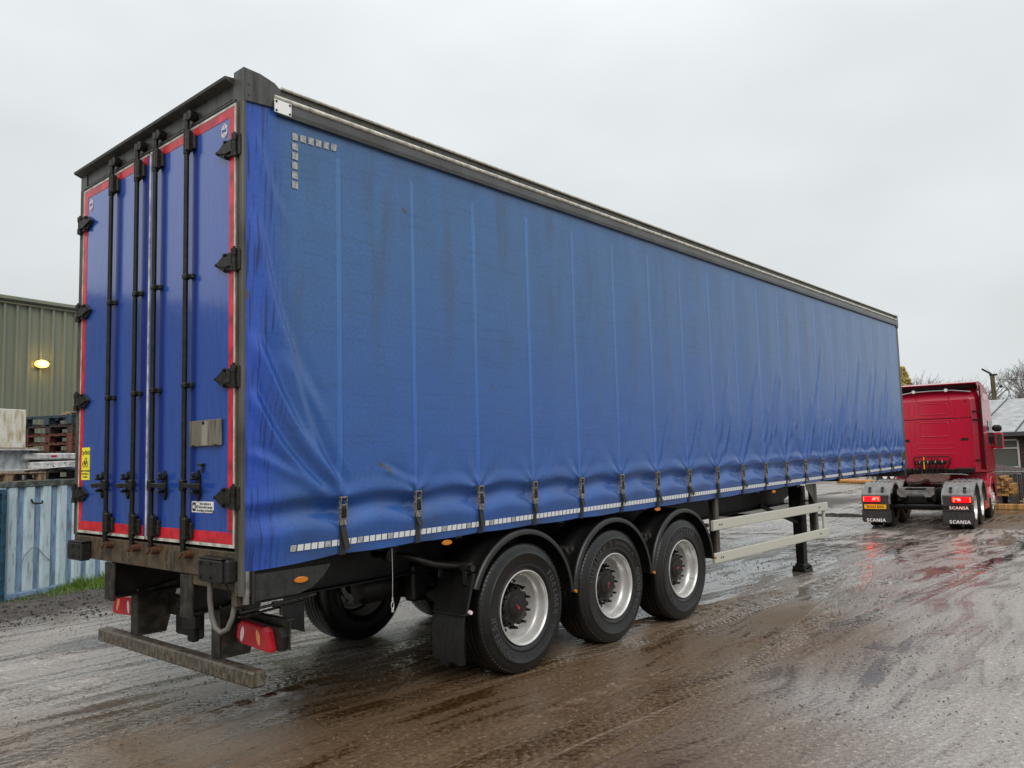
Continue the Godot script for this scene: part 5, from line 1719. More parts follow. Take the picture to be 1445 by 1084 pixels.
	# --- cab
	b = MB.new()
	var Z := -3.2
	# body section seen from above with rounded rear corners, pushed upwards and drawn in at the roof
	var sec := PackedVector2Array([Vector2(-1.2, 5.2), Vector2(-1.21, 3.55), Vector2(-1.17, 3.34), Vector2(-1.06, 3.23), Vector2(-0.92, 3.2), Vector2(0.92, 3.2), Vector2(1.06, 3.23), Vector2(1.17, 3.34), Vector2(1.21, 3.55), Vector2(1.2, 5.2), Vector2(1.0, 5.42), Vector2(-1.0, 5.42)])
	var lv := [[1.30, 1.0], [2.76, 0.995], [3.30, 0.97], [3.50, 0.93], [3.60, 0.86]]
	for k in lv.size() - 1:
		for i in sec.size():
			var p := sec[i]
			var q := sec[(i + 1) % sec.size()]
			var e := (q - p).normalized()
			var pull: float = 0.0 if k < 2 else 0.5
			var mk := func(u: Vector2, l: Array) -> Vector3: return V(u.x * l[1], l[0], -(4.3 + (u.y - 4.3) * (0.4 * l[1] + 0.6)))
			var nn := V(e.y, pull, e.x).normalized()
			if nn.dot(V((p.x + q.x), 0, -((p.y + q.y) - 8.6))) < 0: nn = V(-e.y, pull, -e.x).normalized()
			b.quad(mk.call(p, lv[k]), mk.call(q, lv[k]), mk.call(q, lv[k + 1]), mk.call(p, lv[k + 1]), nn)
	b.bb(V(-1.0, 3.55, -5.2), V(1.0, 3.6, -3.3), 0.02)
	b.bb(V(-1.18, 0.9, -5.4), V(1.18, 1.32, -3.6), 0.05)
	var cab := part(T, "cab", b, M.cab_red)
	cab.position.x = 0.05
	b = MB.new()
	# raised rear skin: two storeys with a dark joint between
	b.prism(rrect(-0.90, 2.80, 0.90, 3.30, 0.03), Transform3D(Basis.IDENTITY, V(0, 0, -3.215)), 0.03)
	b.prism(rrect(-0.93, 1.40, 0.93, 2.775, 0.03), Transform3D(Basis.IDENTITY, V(0, 0, -3.215)), 0.03)
	var zz := -3.185
	ridge(b, -0.36, 2.92, 0.34, 3.22, 0.06, zz)
	ridge(b, -0.48, 2.84, 0.46, 3.27, 0.08, zz, 0.008)
	ridge(b, -0.36, 2.30, 0.34, 2.69, 0.06, zz)
	ridge(b, -0.50, 2.10, 0.48, 2.745, 0.10, zz, 0.01)
	for y in [1.96, 1.82]: b.tube([V(-0.46, y, zz), V(0.44, y, zz)], 0.011, 6)
	for x in [-0.62, 0.60]: b.tube([V(x, 1.45, zz), V(x, 3.25, zz)], 0.009, 6)
	for x in [-0.88, 0.86]: b.tube([V(x, 1.45, zz), V(x, 3.25, zz)], 0.012, 6)
	part(cab, "rear_wall", b, M.cab_red)
	b = MB.new()
	b.box(V(0, 2.787, -3.20), V(1.86, 0.024, 0.02))
	for x in [-0.75, 0.72]: b.box(V(x, 2.2, -3.182), V(0.17, 0.07, 0.012), 0.003)
	for x in [-0.82, 0.79]: b.cyl(V(x, 3.24, -3.19), V(x, 3.24, -3.178), 0.02, 0.02, 8)
	part(cab, "vent", b, M.bar_black)
	b = MB.new()
	# roof deflector with an overhanging rear lip
	b.prism(PackedVector2Array([Vector2(2.98, 3.74), Vector2(3.02, 3.70), Vector2(3.25, 3.58), Vector2(5.3, 3.42), Vector2(5.35, 3.55), Vector2(4.6, 3.72), Vector2(3.4, 3.80)]), Transform3D(Basis(V(0, 0, -1), V(0, 1, 0), V(1, 0, 0)), V(-1.12, 0, 0)), 2.24)
	part(cab, "roof_deflector", b, M.cab_red)
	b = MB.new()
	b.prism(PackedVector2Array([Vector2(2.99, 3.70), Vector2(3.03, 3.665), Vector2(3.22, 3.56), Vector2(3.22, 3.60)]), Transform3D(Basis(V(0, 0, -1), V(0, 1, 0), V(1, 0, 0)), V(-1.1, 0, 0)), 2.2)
	part(cab, "deflector_shade", b, M.bar_black)  # added black strip standing for the shade under the overhanging lip
	b = MB.new()
	b.tube([V(-0.95, 3.50, -3.16), V(-0.5, 3.565, -3.13), V(0.0, 3.575, -3.13), V(0.5, 3.565, -3.13), V(0.95, 3.50, -3.16)], 0.024, 8)
	part(cab, "light_rail", b, M.chrome)
	for x in [-0.46, 0.36]:
		b = MB.new()
		b.cyl(V(x, 3.575, -3.14), V(x, 3.575, -3.07), 0.05, 0.045, 12)
		part(cab, "rear_work_lamp", b, M.white_plate)
	b = MB.new()
	for g in [1.0, -1.0]:
		b.prism(PackedVector2Array([Vector2(3.10, 1.36), Vector2(2.98, 1.42), Vector2(2.96, 3.40), Vector2(3.02, 3.66), Vector2(3.45, 3.62), Vector2(3.5, 1.36)]), Transform3D(Basis(V(0, 0, -1), V(0, 1, 0), V(1, 0, 0)), V(1.175 if g > 0 else -1.205, 0, 0)), 0.03)
	part(cab, "side_deflector", b, M.cab_red)
	b = MB.new()
	for g in [1.0, -1.0]:
		b.tube([V(1.19 * g, 1.38, -3.04), V(1.19 * g, 1.45, -2.97), V(1.19 * g, 3.40, -2.95), V(1.18 * g, 3.64, -3.0)], 0.022, 6)
		for y in [2.95, 2.72, 1.62]: b.bar(V(0.95 * g, y, -3.19), V(1.18 * g, y, -3.02), 0.03, 0.04, 0.005)
	part(cab, "deflector_edge", b, M.bar_black)
	# air line carrier behind the cab
	b = MB.new()
	for y in [1.74, 1.62]: b.tube([V(-0.50, y - 0.08, -2.95), V(-0.46, y, -2.92), V(0.38, y, -2.92), V(0.43, y - 0.08, -2.95)], 0.018, 6)
	for x in [-0.50, 0.43]:
		b.tube([V(x, 1.70, -2.94), V(x + (0.04 if x < 0 else -0.04), 1.55, -2.93), V(x * 0.7, 1.40, -2.98), V(x * 0.6, 1.2, -2.9)], 0.022, 6)
	b.bb(V(-0.62, 1.22, -3.19), V(0.60, 1.40, -3.05), 0.03)
	b.bb(V(-0.98, 1.26, -3.17), V(-0.55, 1.42, -3.0), 0.03)
	b.bb(V(0.50, 1.26, -3.17), V(0.98, 1.42, -3.0), 0.03)
	b.bb(V(-0.42, 1.52, -3.1), V(0.30, 1.60, -2.95), 0.02)
	part(T, "air_line_carrier", b, M.bar_black)
	rng.seed = 31
	for k in 6:
		b = MB.new()
		var x := -0.36 + 0.13 * k
		var pts := []
		for i in 15:
			var t := i / 14.0
			pts.append(V(x + 0.07 * sin(t * 5.0 + k), 1.70 - 0.55 * sin(t * PI) * (0.7 + 0.1 * k) - 0.12 * t, -2.9 + 0.25 * t))
		b.tube(pts, 0.015, 6)
		part(T, "air_hose", b, M.bar_black)
	b = MB.new()
	for x in [-0.34, -0.14, 0.05, 0.22]: b.cyl(V(x, 1.63, -2.89), V(x, 1.56, -2.88), 0.022, 0.018, 8)
	b.tube([V(0.15, 1.28, -2.5), V(0.75, 1.26, -2.6), V(0.86, 1.24, -2.6)], 0.014, 6)
	part(T, "hose_coupling", b, M.galv)
	b = MB.new()
	b.box(V(-0.235, 1.69, -2.89), V(0.03, 0.09, 0.02), 0.004)
	b.box(V(-0.235, 1.50, -2.88), V(0.03, 0.22, 0.016), 0.004)
	part(T, "yellow_coupling", b, M.plate_yellow)
	b = MB.new()
	b.box(V(0.22, 1.64, -2.88), V(0.04, 0.09, 0.02), 0.004, Basis(V(0, 0, 1), -0.3))
	part(T, "red_coupling", b, M.hose_red)
	b = MB.new()
	b.cyl(V(-0.83, 1.46, -3.05), V(-0.83, 1.46, -2.95), 0.085, 0.09, 16)
	var wl := part(T, "round_work_lamp", b, M.bar_black)
	b = MB.new()
	b.cyl(V(-0.83, 1.46, -2.95), V(-0.83, 1.46, -2.935), 0.078, 0.066, 16)
	part(wl, "lamp_glass", b, M.white_plate)
	# doors side, steps, skirts, wheel arch, mirrors
	for g in [1.0, -1.0]:
		b = MB.new()
		b.bb(V(1.15 * g, 0.32, -3.55), V(1.20 * g, 1.02, -2.72), 0.02)
		b.bb(V(0.9 * g, 1.0, -3.6), V(1.19 * g, 1.06, -2.75), 0.02)
		b.lathe([Vector2(0.95, 0.60), Vector2(0.95, 0.645), Vector2(1.20, 0.66), Vector2(1.24, 0.645), Vector2(1.24, 0.60)], Transform3D(Basis(V(g, 0, 0), V(0, 1, 0), V(0, 0, 1)), V(0, 0.50, -4.25)), 22, -1.5, 1.45, 0.5)
		b.bb(V(1.12 * g, 0.35, -5.5), V(1.2 * g, 1.0, -4.9), 0.05)
		part(T, "side_skirt", b, M.cab_red)
		b = MB.new()
		b.box(V(1.203 * g, 0.86, -3.1), V(0.006, 0.05, 0.10), 0.0)
		part(T, "side_marker", b, M.marker_orange)
		b = MB.new()
		b.prism(PackedVector2Array([Vector2(4.0, 2.05), Vector2(4.0, 2.7), Vector2(5.0, 2.7), Vector2(5.15, 2.05)]), Transform3D(Basis(V(0, 0, -1), V(0, 1, 0), V(1, 0, 0)), V(1.203 if g > 0 else -1.211, 0, 0)), 0.008)
		part(cab, "side_window", b, M.glass_dark)
		b = MB.new()
		b.box(V(1.44 * g, 2.14, -4.55), V(0.25, 0.46, 0.11), 0.045)
		b.bar(V(1.2 * g, 2.35, -4.7), V(1.42 * g, 2.33, -4.58), 0.05, 0.05, 0.01)
		b.bar(V(1.2 * g, 1.95, -4.7), V(1.42 * g, 1.96, -4.58), 0.05, 0.05, 0.01)
		var mi := part(T, "mirror", b, M.cab_red)
		b = MB.new()
		b.box(V(1.445 * g, 2.15, -4.49), V(0.19, 0.36, 0.006), 0.0)
		part(mi, "mirror_glass", b, M.mirror_glass)
		b = MB.new()
		b.box(V(1.42 * g, 2.49, -4.56), V(0.24, 0.19, 0.14), 0.055)
		part(mi, "wide_angle_mirror", b, M.bar_black)
	b = MB.new()
	b.bb(V(-1.15, 0.3, -5.55), V(1.15, 1.3, -5.40), 0.06)
	part(T, "front_bumper", b, M.cab_red)
	b = MB.new()
	b.bb(V(-1.02, 2.0, -5.45), V(1.02, 2.85, -5.425), 0.01)
	part(cab, "windscreen", b, M.glass_dark)

func pallet(called: String, label: String, at: Vector3, turn: float, m: Material, group: String) -> Node3D:
	var T := thing(called, label, "pallet", at, turn, group)
	# 1.2 along x, 1.0 along z, 0.144 high; the base is at y = 0
	for z in [-0.45, 0.0, 0.45]:
		var b := MB.new()
		b.box(V(0, 0.011, z), V(1.2, 0.022, 0.1), 0.003)
		part(T, "bottom_board", b, m)
		for x in [-0.54, 0.0, 0.54]:
			b = MB.new()
			b.box(V(x, 0.06, z), V(0.12, 0.078, 0.1), 0.003)
			part(T, "block", b, m)
	for x in [-0.54, 0.0, 0.54]:
		var b := MB.new()
		b.box(V(x, 0.11, 0), V(0.12, 0.02, 1.0), 0.003)
		part(T, "bearer", b, m)
	for i in 6:
		var b := MB.new()
		b.box(V(0, 0.131, -0.45 + 0.18 * i), V(1.2, 0.02, 0.12), 0.003)
		part(T, "top_board", b, m)
	return T

func build_yard() -> void:
	rng.seed = 555
	# local frame of the container: +x along its wall away from the camera, +z towards the yard
	var A := V(-6.92, 0, -1.16)
	var d := V(-0.40813, 0, -0.91292)
	var nrm := V(0.91292, 0, -0.40813)
	var yaw := atan2(-d.z, d.x)
	var put := func(s: float, y: float, off: float) -> Vector3: return A + d * s + nrm * off + V(0, y, 0)
	var C := thing("container", "weathered pale blue corrugated steel container with open top behind the trailer doors", "container", A, yaw)
	var b := MB.new()
	b.bb(V(0.02, 0.06, -2.40), V(6.0, 1.56, -0.036))
	part(C, "wall_sheet", b, M.cont_blue)
	b = MB.new()
	var s := 0.10
	while s < 5.95:
		b = MB.new()
		b.prism(PackedVector2Array([Vector2(s - 0.024, -0.04), Vector2(s, 0.0), Vector2(s + 0.125, 0.0), Vector2(s + 0.149, -0.04)]), Transform3D(Basis(V(1, 0, 0), V(0, 0, 1), V(0, -1, 0)), V(0, 1.545, 0)), 1.46)
		part(C, "rib", b, M.cont_pale)
		s += 0.281
	b = MB.new()
	b.bb(V(-0.02, 1.54, -0.09), V(6.05, 1.622, 0.012), 0.006)
	b.bb(V(-0.02, 1.54, -2.45), V(6.05, 1.622, -2.36), 0.006)
	part(C, "top_rail", b, M.cont_rail)
	b = MB.new()
	b.bb(V(0.0, -0.1, -0.08), V(6.05, 0.08, 0.008), 0.006)
	part(C, "bottom_rail", b, M.cont_blue)
	b = MB.new()
	b.bb(V(-0.02, -0.1, -2.45), V(0.045, 1.54, 0.01), 0.006)
	b.bb(V(5.98, -0.1, -2.45), V(6.05, 1.54, 0.01), 0.006)
	part(C, "corner_post", b, M.cont_blue)
	b = MB.new()
	b.tube([V(0.45, 1.36, 0.0), V(0.45, 1.31, 0.03), V(0.50, 1.295, 0.04), V(0.60, 1.30, 0.04), V(0.62, 1.33, 0.02)], 0.014, 6)
	part(C, "lashing_hook", b, M.bar_black)
	b = MB.new()
	b.tube([V(0.28, 0.42, 0.012), V(0.34, 0.58, 0.03), V(0.44, 0.68, 0.045), V(0.54, 0.66, 0.045), V(0.66, 0.54, 0.03), V(0.78, 0.46, 0.012)], 0.005, 5)
	part(C, "wire_loop", b, M.hose)
	# blue slatted stillage at the left edge of the view
	var S := thing("stillage", "dark blue steel stillage with slatted sides at the left end of the container", "stillage", put.call(-1.42, 0.0, 0.0), yaw)
	b = MB.new()
	for x in [0.0, 1.34]:
		for z in [-1.0, 0.06]: b.bb(V(x, 0.0, z - 0.03), V(x + 0.07, 1.52, z + 0.03), 0.006)
	for y in [0.08, 0.55, 1.02, 1.49]:
		b.bb(V(0.0, y - 0.03, 0.035), V(1.4, y + 0.03, 0.085), 0.004)
		b.bb(V(0.0, y - 0.03, -1.03), V(1.4, y + 0.03, -0.98), 0.004)
	part(S, "frame", b, M.crate_blue)
	for k in 24:
		b = MB.new()
		b.box(V(0.70, 0.13 + 0.058 * k, 0.05), V(1.28, 0.028, 0.02), 0.003)
		part(S, "slat", b, M.crate_blue)
	b = MB.new()
	b.bb(V(0.08, 0.05, -0.9), V(1.32, 1.3, -0.05), 0.01)
	part(S, "load", b, M.recess)
	# --- things lying on the container
	var top := 1.624
	pallet("pallet", "pale wooden pallet under the white steel beam on the container", put.call(0.16, top - 0.02, -0.58), yaw, M.pallet_wood, "pallets on the container")
	var bm := thing("steel_beam", "white painted steel I-beam lying on a pallet on the container", "beam", put.call(-1.2, 1.77, -0.35), yaw)
	b = MB.new()
	b.bb(V(0, 0.022, -0.012), V(1.9, 0.29, 0.012))
	part(bm, "web", b, M.beam_white)
	b = MB.new()
	b.bb(V(0, 0.0, -0.16), V(1.93, 0.022, 0.16), 0.003)
	b.bb(V(0, 0.29, -0.16), V(1.93, 0.312, 0.16), 0.003)
	part(bm, "flange", b, M.beam_white)
	b = MB.new()
	b.bb(V(-0.1, 0.315, -0.15), V(1.95, 0.335, 0.12), 0.002)
	part(bm, "packing_board", b, M.pallet_wood)
	var wb := thing("white_board", "stained white board standing upright behind the steel beam on the container", "board", put.call(-0.4, 1.63, -0.83), yaw)
	b = MB.new()
	b.bb(V(0, 0, -0.05), V(1.47, 1.07, 0.0), 0.006)
	part(wb, "board_face", b, M.board_white)
	b = MB.new()
	b.bb(V(0.9, 1.07, -0.045), V(1.0, 1.085, -0.005), 0.004)
	part(wb, "board_lug", b, M.board_white)
	var cols := [M.pallet_dark, M.pallet_dark, M.pallet_dark, M.pallet_red, M.pallet_red, M.pallet_dark, M.pallet_blue]
	var names := ["dark wooden pallet at the bottom of the stack on the container", "dark pallet second from the bottom of the stack on the container", "dark pallet third from the bottom of the stack, level with the white scrap", "reddish brown pallet just above the white scrap in the stack", "reddish brown pallet in the middle of the stack on the container", "dark brown pallet directly under the blue topmost pallet", "blue painted pallet on top of the stack on the container"]
	for k in 7:
		pallet("pallet", names[k], put.call(2.06 + rng.randf_range(-0.03, 0.03), top + 0.1435 * k, -0.85), yaw + rng.randf_range(-0.02, 0.02), cols[k], "pallets on the container")
	var ob := thing("offcut_boards", "loose brown board offcuts on top of the blue pallet", "boards", put.call(1.95, top + 0.1435 * 7, -0.8), yaw)
	for k in 3:
		b = MB.new()
		b.box(V(0.02 * k, 0.018 + 0.024 * k, 0.02 * k), V(0.55 - 0.08 * k, 0.024, 0.14), 0.003)
		part(ob, "board", b, M.pallet_wood)
	# white vehicle panels between beam and stack
	var pan := thing("white_bumper", "white bumper bar with a red reflector lying on top of the white scrap", "bumper", put.call(0.55, 1.925, -0.42), yaw)
	b = MB.new()
	b.bb(V(0, 0, -0.22), V(1.9, 0.095, 0.18), 0.02)
	part(pan, "panel_body", b, M.panel_white)
	b = MB.new()
	b.bb(V(0.44, 0.035, 0.18), V(0.54, 0.065, 0.186), 0.002)
	part(pan, "red_reflector", b, M.lens_red)
	var pan2 := thing("drilled_channel", "white drilled steel channel slanting below the bumper with the red reflector", "channel", put.call(0.58, 1.80, -0.36), yaw)
	b = MB.new()
	b.box(V(0.9, 0.055, -0.02), V(1.7, 0.10, 0.36), 0.015, Basis(V(0, 0, 1), 0.02))
	part(pan2, "panel_body", b, M.panel_white)
	b = MB.new()
	for q in [[0.32, 0.05], [0.42, 0.02], [0.62, 0.07], [0.72, 0.04]]:
		b = MB.new()
		b.cyl(V(q[0], q[1], 0.155), V(q[0], q[1], 0.165), 0.010, 0.010, 8)
		part(pan2, "hole", b, M.recess)
	var pan3 := thing("bent_sheet", "thin bent white sheet lying lowest under the drilled channel", "sheet", put.call(0.6, 1.70, -0.3), yaw)
	b = MB.new()
	b.box(V(0.3, 0.10, 0.0), V(0.7, 0.014, 0.4), 0.003, Basis(V(0, 0, 1), 0.05))
	b.box(V(0.85, 0.075, 0.05), V(0.5, 0.012, 0.3), 0.003, Basis(V(0, 0, 1), -0.16))
	part(pan3, "panel_body", b, M.panel_white)
	# --- shed
	var sd := V(-0.18375, 0, -0.98297)
	var syaw := atan2(-sd.z, sd.x)
	var H := thing("steel_shed", "large olive green profiled steel shed behind the container", "shed", V(-13.709, 0, -2.999), syaw)
	b = MB.new()
	b.bb(V(-12.0, -0.3, -12.0), V(16.0, 5.38, 0.0))
	part(H, "wall", b, M.shed_green)
	for k in 107:
		b = MB.new()
		var x := -11.9 + 0.2605 * k
		b.prism(PackedVector2Array([Vector2(x - 0.034, 0.0), Vector2(x - 0.026, 0.06), Vector2(x + 0.02, 0.06), Vector2(x + 0.03, 0.0)]), Transform3D(Basis(V(1, 0, 0), V(0, 0, 1), V(0, -1, 0)), V(0, 5.36, 0)), 5.5)
		part(H, "cladding_rib", b, M.shed_green)
	b = MB.new()
	b.bb(V(-12.2, 5.36, -0.06), V(16.2, 5.44, 0.10), 0.01)
	b.bb(V(-12.2, 5.44, -0.06), V(16.2, 5.52, 0.14), 0.01)
	part(H, "eaves_gutter", b, M.shed_green)
	b = MB.new()
	b.prism(PackedVector2Array([Vector2(0.1, 5.50), Vector2(-6.0, 6.3), Vector2(-12.1, 5.50), Vector2(-12.1, 5.38), Vector2(0.1, 5.38)]), Transform3D(Basis(V(0, 0, 1), V(0, 1, 0), V(-1, 0, 0)), V(16.1, 0, 0)), 28.2)
	part(H, "roof", b, M.shed_dark)
	var L := thing("wall_lamp", "lit oval bulkhead lamp glowing yellow on the green shed wall", "lamp", V(-13.709, 0, -2.999) + sd * 0.86 + V(0.98297, 0, -0.18375) * 0.04 + V(0, 4.1, 0), syaw)
	b = MB.new()
	b.bb(V(-0.09, -0.10, 0.0), V(0.09, 0.07, 0.035), 0.01)
	b.cyl(V(0.0, -0.10, 0.01), V(0.0, -1.2, 0.01), 0.005, 0.005, 6)
	part(L, "lamp_base", b, M.chassis_grey)
	b = MB.new()
	var ov := []
	for i in 20: ov.append(Vector2(0.14 * cos(TAU * i / 20.0), 0.085 * sin(TAU * i / 20.0)))
	lens(b, ov, Transform3D(Basis.IDENTITY, V(0, 0, 0.035)), 0.09)
	part(L, "lamp_glass", b, M.lamp_glow)
	var om := OmniLight3D.new()
	om.name = "lamp_light"
	om.light_color = Color(1.0, 0.80, 0.35)
	om.light_energy = 0.22
	om.light_size = 0.06
	om.omni_range = 20.0
	om.omni_attenuation = 2.0
	om.shadow_enabled = true
	om.position = V(0, 0, 0.16)
	L.add_child(om)
	build_far()

func build_far() -> void:
	var b := MB.new()
	rng.seed = 777
	var gy := -0.28
	# --- low timber building at the right
	var H := thing("timber_building", "low dark timber clad building with a grey felt roof beyond the red lorry", "building", V(-2.2, gy, -30.0))
	b = MB.new()
	b.bb(V(0, 0, -7.0), V(14.0, 2.38, -0.03))
	part(H, "wall", b, M.felt_dark)
	for k in 16:
		var y := 0.02 + 0.148 * k
		for seg in ([[0.0, 14.0]] if (y + 0.13 < 0.98 or y > 2.28) else [[0.0, 1.35], [2.58, 14.0]]):
			b = MB.new()
			b.box(V((seg[0] + seg[1]) * 0.5, y + 0.07, -0.012), V(seg[1] - seg[0], 0.138, 0.03), 0.008, Basis(V(1, 0, 0), -0.06))
			part(H, "cladding_board", b, M.cladding)
	b = MB.new()
	for q in [[1.35, 1.41], [2.52, 2.58]]: b.bb(V(q[0], 0.98, -0.03), V(q[1], 2.2, 0.03), 0.004)
	b.bb(V(1.35, 2.14, -0.03), V(2.58, 2.2, 0.03), 0.004)
	b.bb(V(1.35, 0.98, -0.03), V(2.58, 1.04, 0.05), 0.004)
	b.bb(V(1.41, 1.86, -0.03), V(2.52, 1.91, 0.02), 0.004)
	var win := part(H, "window", b, M.window_frame)
	b = MB.new()
	b.bb(V(1.41, 1.04, -0.022), V(2.52, 2.14, -0.012))
	part(win, "pane", b, M.window_pane)
	b = MB.new()
	b.bb(V(2.0, 1.20, -0.01), V(2.5, 1.25, 0.0))
	part(win, "window_bar", b, M.white_plate)
	b = MB.new()
	var pitch := atan(0.235)
	b.prism(PackedVector2Array([Vector2(0.35, 2.37), Vector2(0.35, 2.45), Vector2(-6.0, 3.87), Vector2(-12.4, 2.45), Vector2(-12.4, 2.37), Vector2(-6.0, 3.78)]), Transform3D(Basis(V(0, 0, 1), V(0, 1, 0), V(-1, 0, 0)), V(14.3, 0, 0)), 14.7)
	var roof := part(H, "roof", b, M.felt)
	for k in 12:
		b = MB.new()
		var x := 0.05 + 1.26 * k
		b.bar(V(x, 2.465, 0.34), V(x, 3.885, -6.0), 0.05, 0.035, 0.006)
		part(roof, "roof_batten", b, M.felt_dark)
	b = MB.new()
	b.bb(V(-0.45, 2.30, 0.33), V(14.35, 2.44, 0.37), 0.004)
	part(roof, "fascia", b, M.felt_dark)
	b = MB.new()
	b.box(V(2.3, 3.06, -2.6), V(1.3, 0.02, 0.9), 0.0, Basis(V(1, 0, 0), pitch))
	part(roof, "felt_patch", b, M.sand, "sandy worn patch of bare roof felt")
	# --- crowd barriers
	var spots := [[V(0.0, gy, -28.6), 0.02, "grey steel crowd barrier standing nearest in front of the timber building window"], [V(2.25, gy, -28.3), 0.22, "grey steel crowd barrier leaning away to the right, beyond the timber stack"], [V(-0.1, gy, -28.95), -0.05, "rearmost grey steel crowd barrier against the timber building wall"]]
	for k in spots.size():
		var T := thing("crowd_barrier", spots[k][2], "barrier", spots[k][0], spots[k][1], "crowd barriers by the timber building")
		b = MB.new()
		var fr := []
		for c in [[0.98, 1.0, 0.0], [-0.98, 1.0, 0.5], [-0.98, 0.22, 1.0], [0.98, 0.22, 1.5]]:
			for i in 5:
				var a: float = (c[2] + i / 8.0) * PI
				fr.append(V(c[0] + 0.12 * cos(a), c[1] + 0.10 * sin(a), 0))
		fr.append(fr[0])
		b.tube(fr, 0.02, 8)
		part(T, "frame", b, M.galv)
		for i in 17:
			b = MB.new()
			b.cyl(V(-0.96 + 0.12 * i, 0.14, 0), V(-0.96 + 0.12 * i, 1.08, 0), 0.009, 0.009, 6, false)
			part(T, "bar", b, M.galv)
		for g in [-0.7, 0.7]:
			b = MB.new()
			b.tube([V(g, 0.15, 0), V(g, 0.02, 0.05), V(g, 0.02, 0.32)], 0.016, 6)
			b.tube([V(g, 0.15, 0), V(g, 0.02, -0.05), V(g, 0.02, -0.32)], 0.016, 6)
			part(T, "foot", b, M.galv)
	var dt := thing("grey_sheet", "grey plastic sheet slung over the barriers below the window", "sheet", V(-0.4, gy, -28.8))
	b = MB.new()
	b.prism(PackedVector2Array([Vector2(-0.2, 0.95), Vector2(0.0, 1.32), Vector2(0.25, 1.36), Vector2(1.1, 1.22), Vector2(1.2, 1.08), Vector2(0.6, 1.0)]), Transform3D(Basis.IDENTITY, V(0, 0, 0)), 0.06)
	part(dt, "sheet", b, M.galv)
	# --- timber
	var st := thing("timber_stack", "stack of sawn timber ends piled in front of the crowd barrier", "timber", V(0.28, gy, -27.5))
	b = MB.new()
	for x in [-0.18, 0.16]: b.bb(V(x, 0.0, -1.0), V(x + 0.08, 0.36, 0.0), 0.004)
	part(st, "bearer", b, M.pallet_dark)
	for r in 8:
		var nrow := 4 if r < 5 else (3 if r < 7 else 2)
		for c in nrow:
			b = MB.new()
			var ln := rng.randf_range(0.8, 0.95)
			b.box(V(-0.16 + 0.11 * c + rng.randf_range(-0.008, 0.008), 0.40 + 0.08 * r, -0.5 + rng.randf_range(-0.05, 0.05)), V(0.10, 0.074, ln), 0.005)
			part(st, "timber_piece", b, M.timber if rng.randf() < 0.6 else M.timber_end)
	for q in [[V(1.6, gy + 0.09, -26.6), 0.05, 3.4, "long sawn timber beam lying on the wet ground at the right edge"], [V(2.2, gy + 0.26, -26.75), -0.03, 2.6, "shorter timber beam resting on top of the long beam on the ground"]]:
		var t := thing("timber_beam", q[3], "timber", q[0], q[1], "timber beams on the ground")
		b = MB.new()
		b.box(V(0, 0, 0), Vector3(q[2], 0.17, 0.17), 0.012)
		part(t, "beam", b, M.timber)
	for q in [[0.0, "timber plank propped upright against the crowd barrier, left one of two"], [0.22, "timber plank propped upright against the crowd barrier, right one of two"]]:
		var t := thing("timber_plank", q[1], "timber", V(0.98 + q[0], gy, -27.55), 0.0, "propped timber planks")
		b = MB.new()
		b.bar(V(0, 0.0, 0), V(0.42, 1.35, -0.7), 0.045, 0.16, 0.006)
		part(t, "plank", b, M.timber)
	# --- pipes, banner
	var pp := thing("orange_pipe", "long orange plastic pipe lying on the ground beyond the trailer nose", "pipe", V(-9.3, gy, -43.2), -0.55)
	b = MB.new()
	b.cyl(V(-1.9, 0.17, 0), V(2.2, 0.17, 0), 0.13, 0.13, 16)
	part(pp, "pipe_body", b, M.pipe_orange)
	b = MB.new()
	b.cyl(V(2.2, 0.17, 0), V(2.35, 0.17, 0), 0.145, 0.145, 16)
	b.cyl(V(-2.1, 0.15, 0), V(-1.9, 0.17, 0), 0.06, 0.12, 12)
	part(pp, "pipe_socket", b, M.white_plate)
	var bn := thing("banner_board", "low black board with broken white lettering beyond the trailer nose", "board", V(-7.0, gy, -42.9), 0.6)
	b = MB.new()
	b.bb(V(-1.4, 0.0, -0.06), V(1.9, 0.85, 0.0), 0.01)
	var bf := part(bn, "board_face", b, M.banner)
	b = MB.new()
	b.prism(PackedVector2Array([Vector2(-1.25, 0.72), Vector2(-1.1, 0.72), Vector2(-0.98, 0.5), Vector2(-0.86, 0.72), Vector2(-0.72, 0.72), Vector2(-0.62, 0.5), Vector2(-0.5, 0.72), Vector2(-0.36, 0.72), Vector2(-0.58, 0.36), Vector2(-0.68, 0.36), Vector2(-0.8, 0.58), Vector2(-0.92, 0.36), Vector2(-1.04, 0.36)]), Transform3D(Basis.IDENTITY, V(0, 0, 0)), 0.008)
	b.bb(V(-0.2, 0.42, 0.0), V(0.25, 0.74, 0.008))
	part(bf, "white_lettering", b, M.white_plate)
	b = MB.new()
	b.lathe([Vector2(0.0, 0.13), Vector2(0.006, 0.13), Vector2(0.006, 0.23), Vector2(0.0, 0.23)], Transform3D(Basis(V(0, 0, 1), V(0, 1, 0), V(-1, 0, 0)), V(0.62, 0.52, 0.001)), 20)
	b.lathe([Vector2(0.0, 0.05), Vector2(0.006, 0.05), Vector2(0.006, 0.17), Vector2(0.0, 0.17)], Transform3D(Basis(V(0, 0, 1), V(0, 1, 0), V(-1, 0, 0)), V(1.0, 0.5, 0.001)), 20)
	part(bf, "white_lettering", b, M.white_plate)
	# --- floodlight pole
	var fp := thing("floodlight_pole", "tall mossy wooden pole with a floodlight on top behind the timber building", "lamp post", V(-2.62, gy, -43.2))
	b = MB.new()
	b.cyl(V(0, 0, 0), V(-0.06, 5.45, 0), 0.13, 0.10, 12)
	b.cyl(V(0.10, 0, 0.05), V(0.02, 5.1, 0.06), 0.035, 0.035, 6)
	part(fp, "pole", b, M.pole_wood)
	b = MB.new()
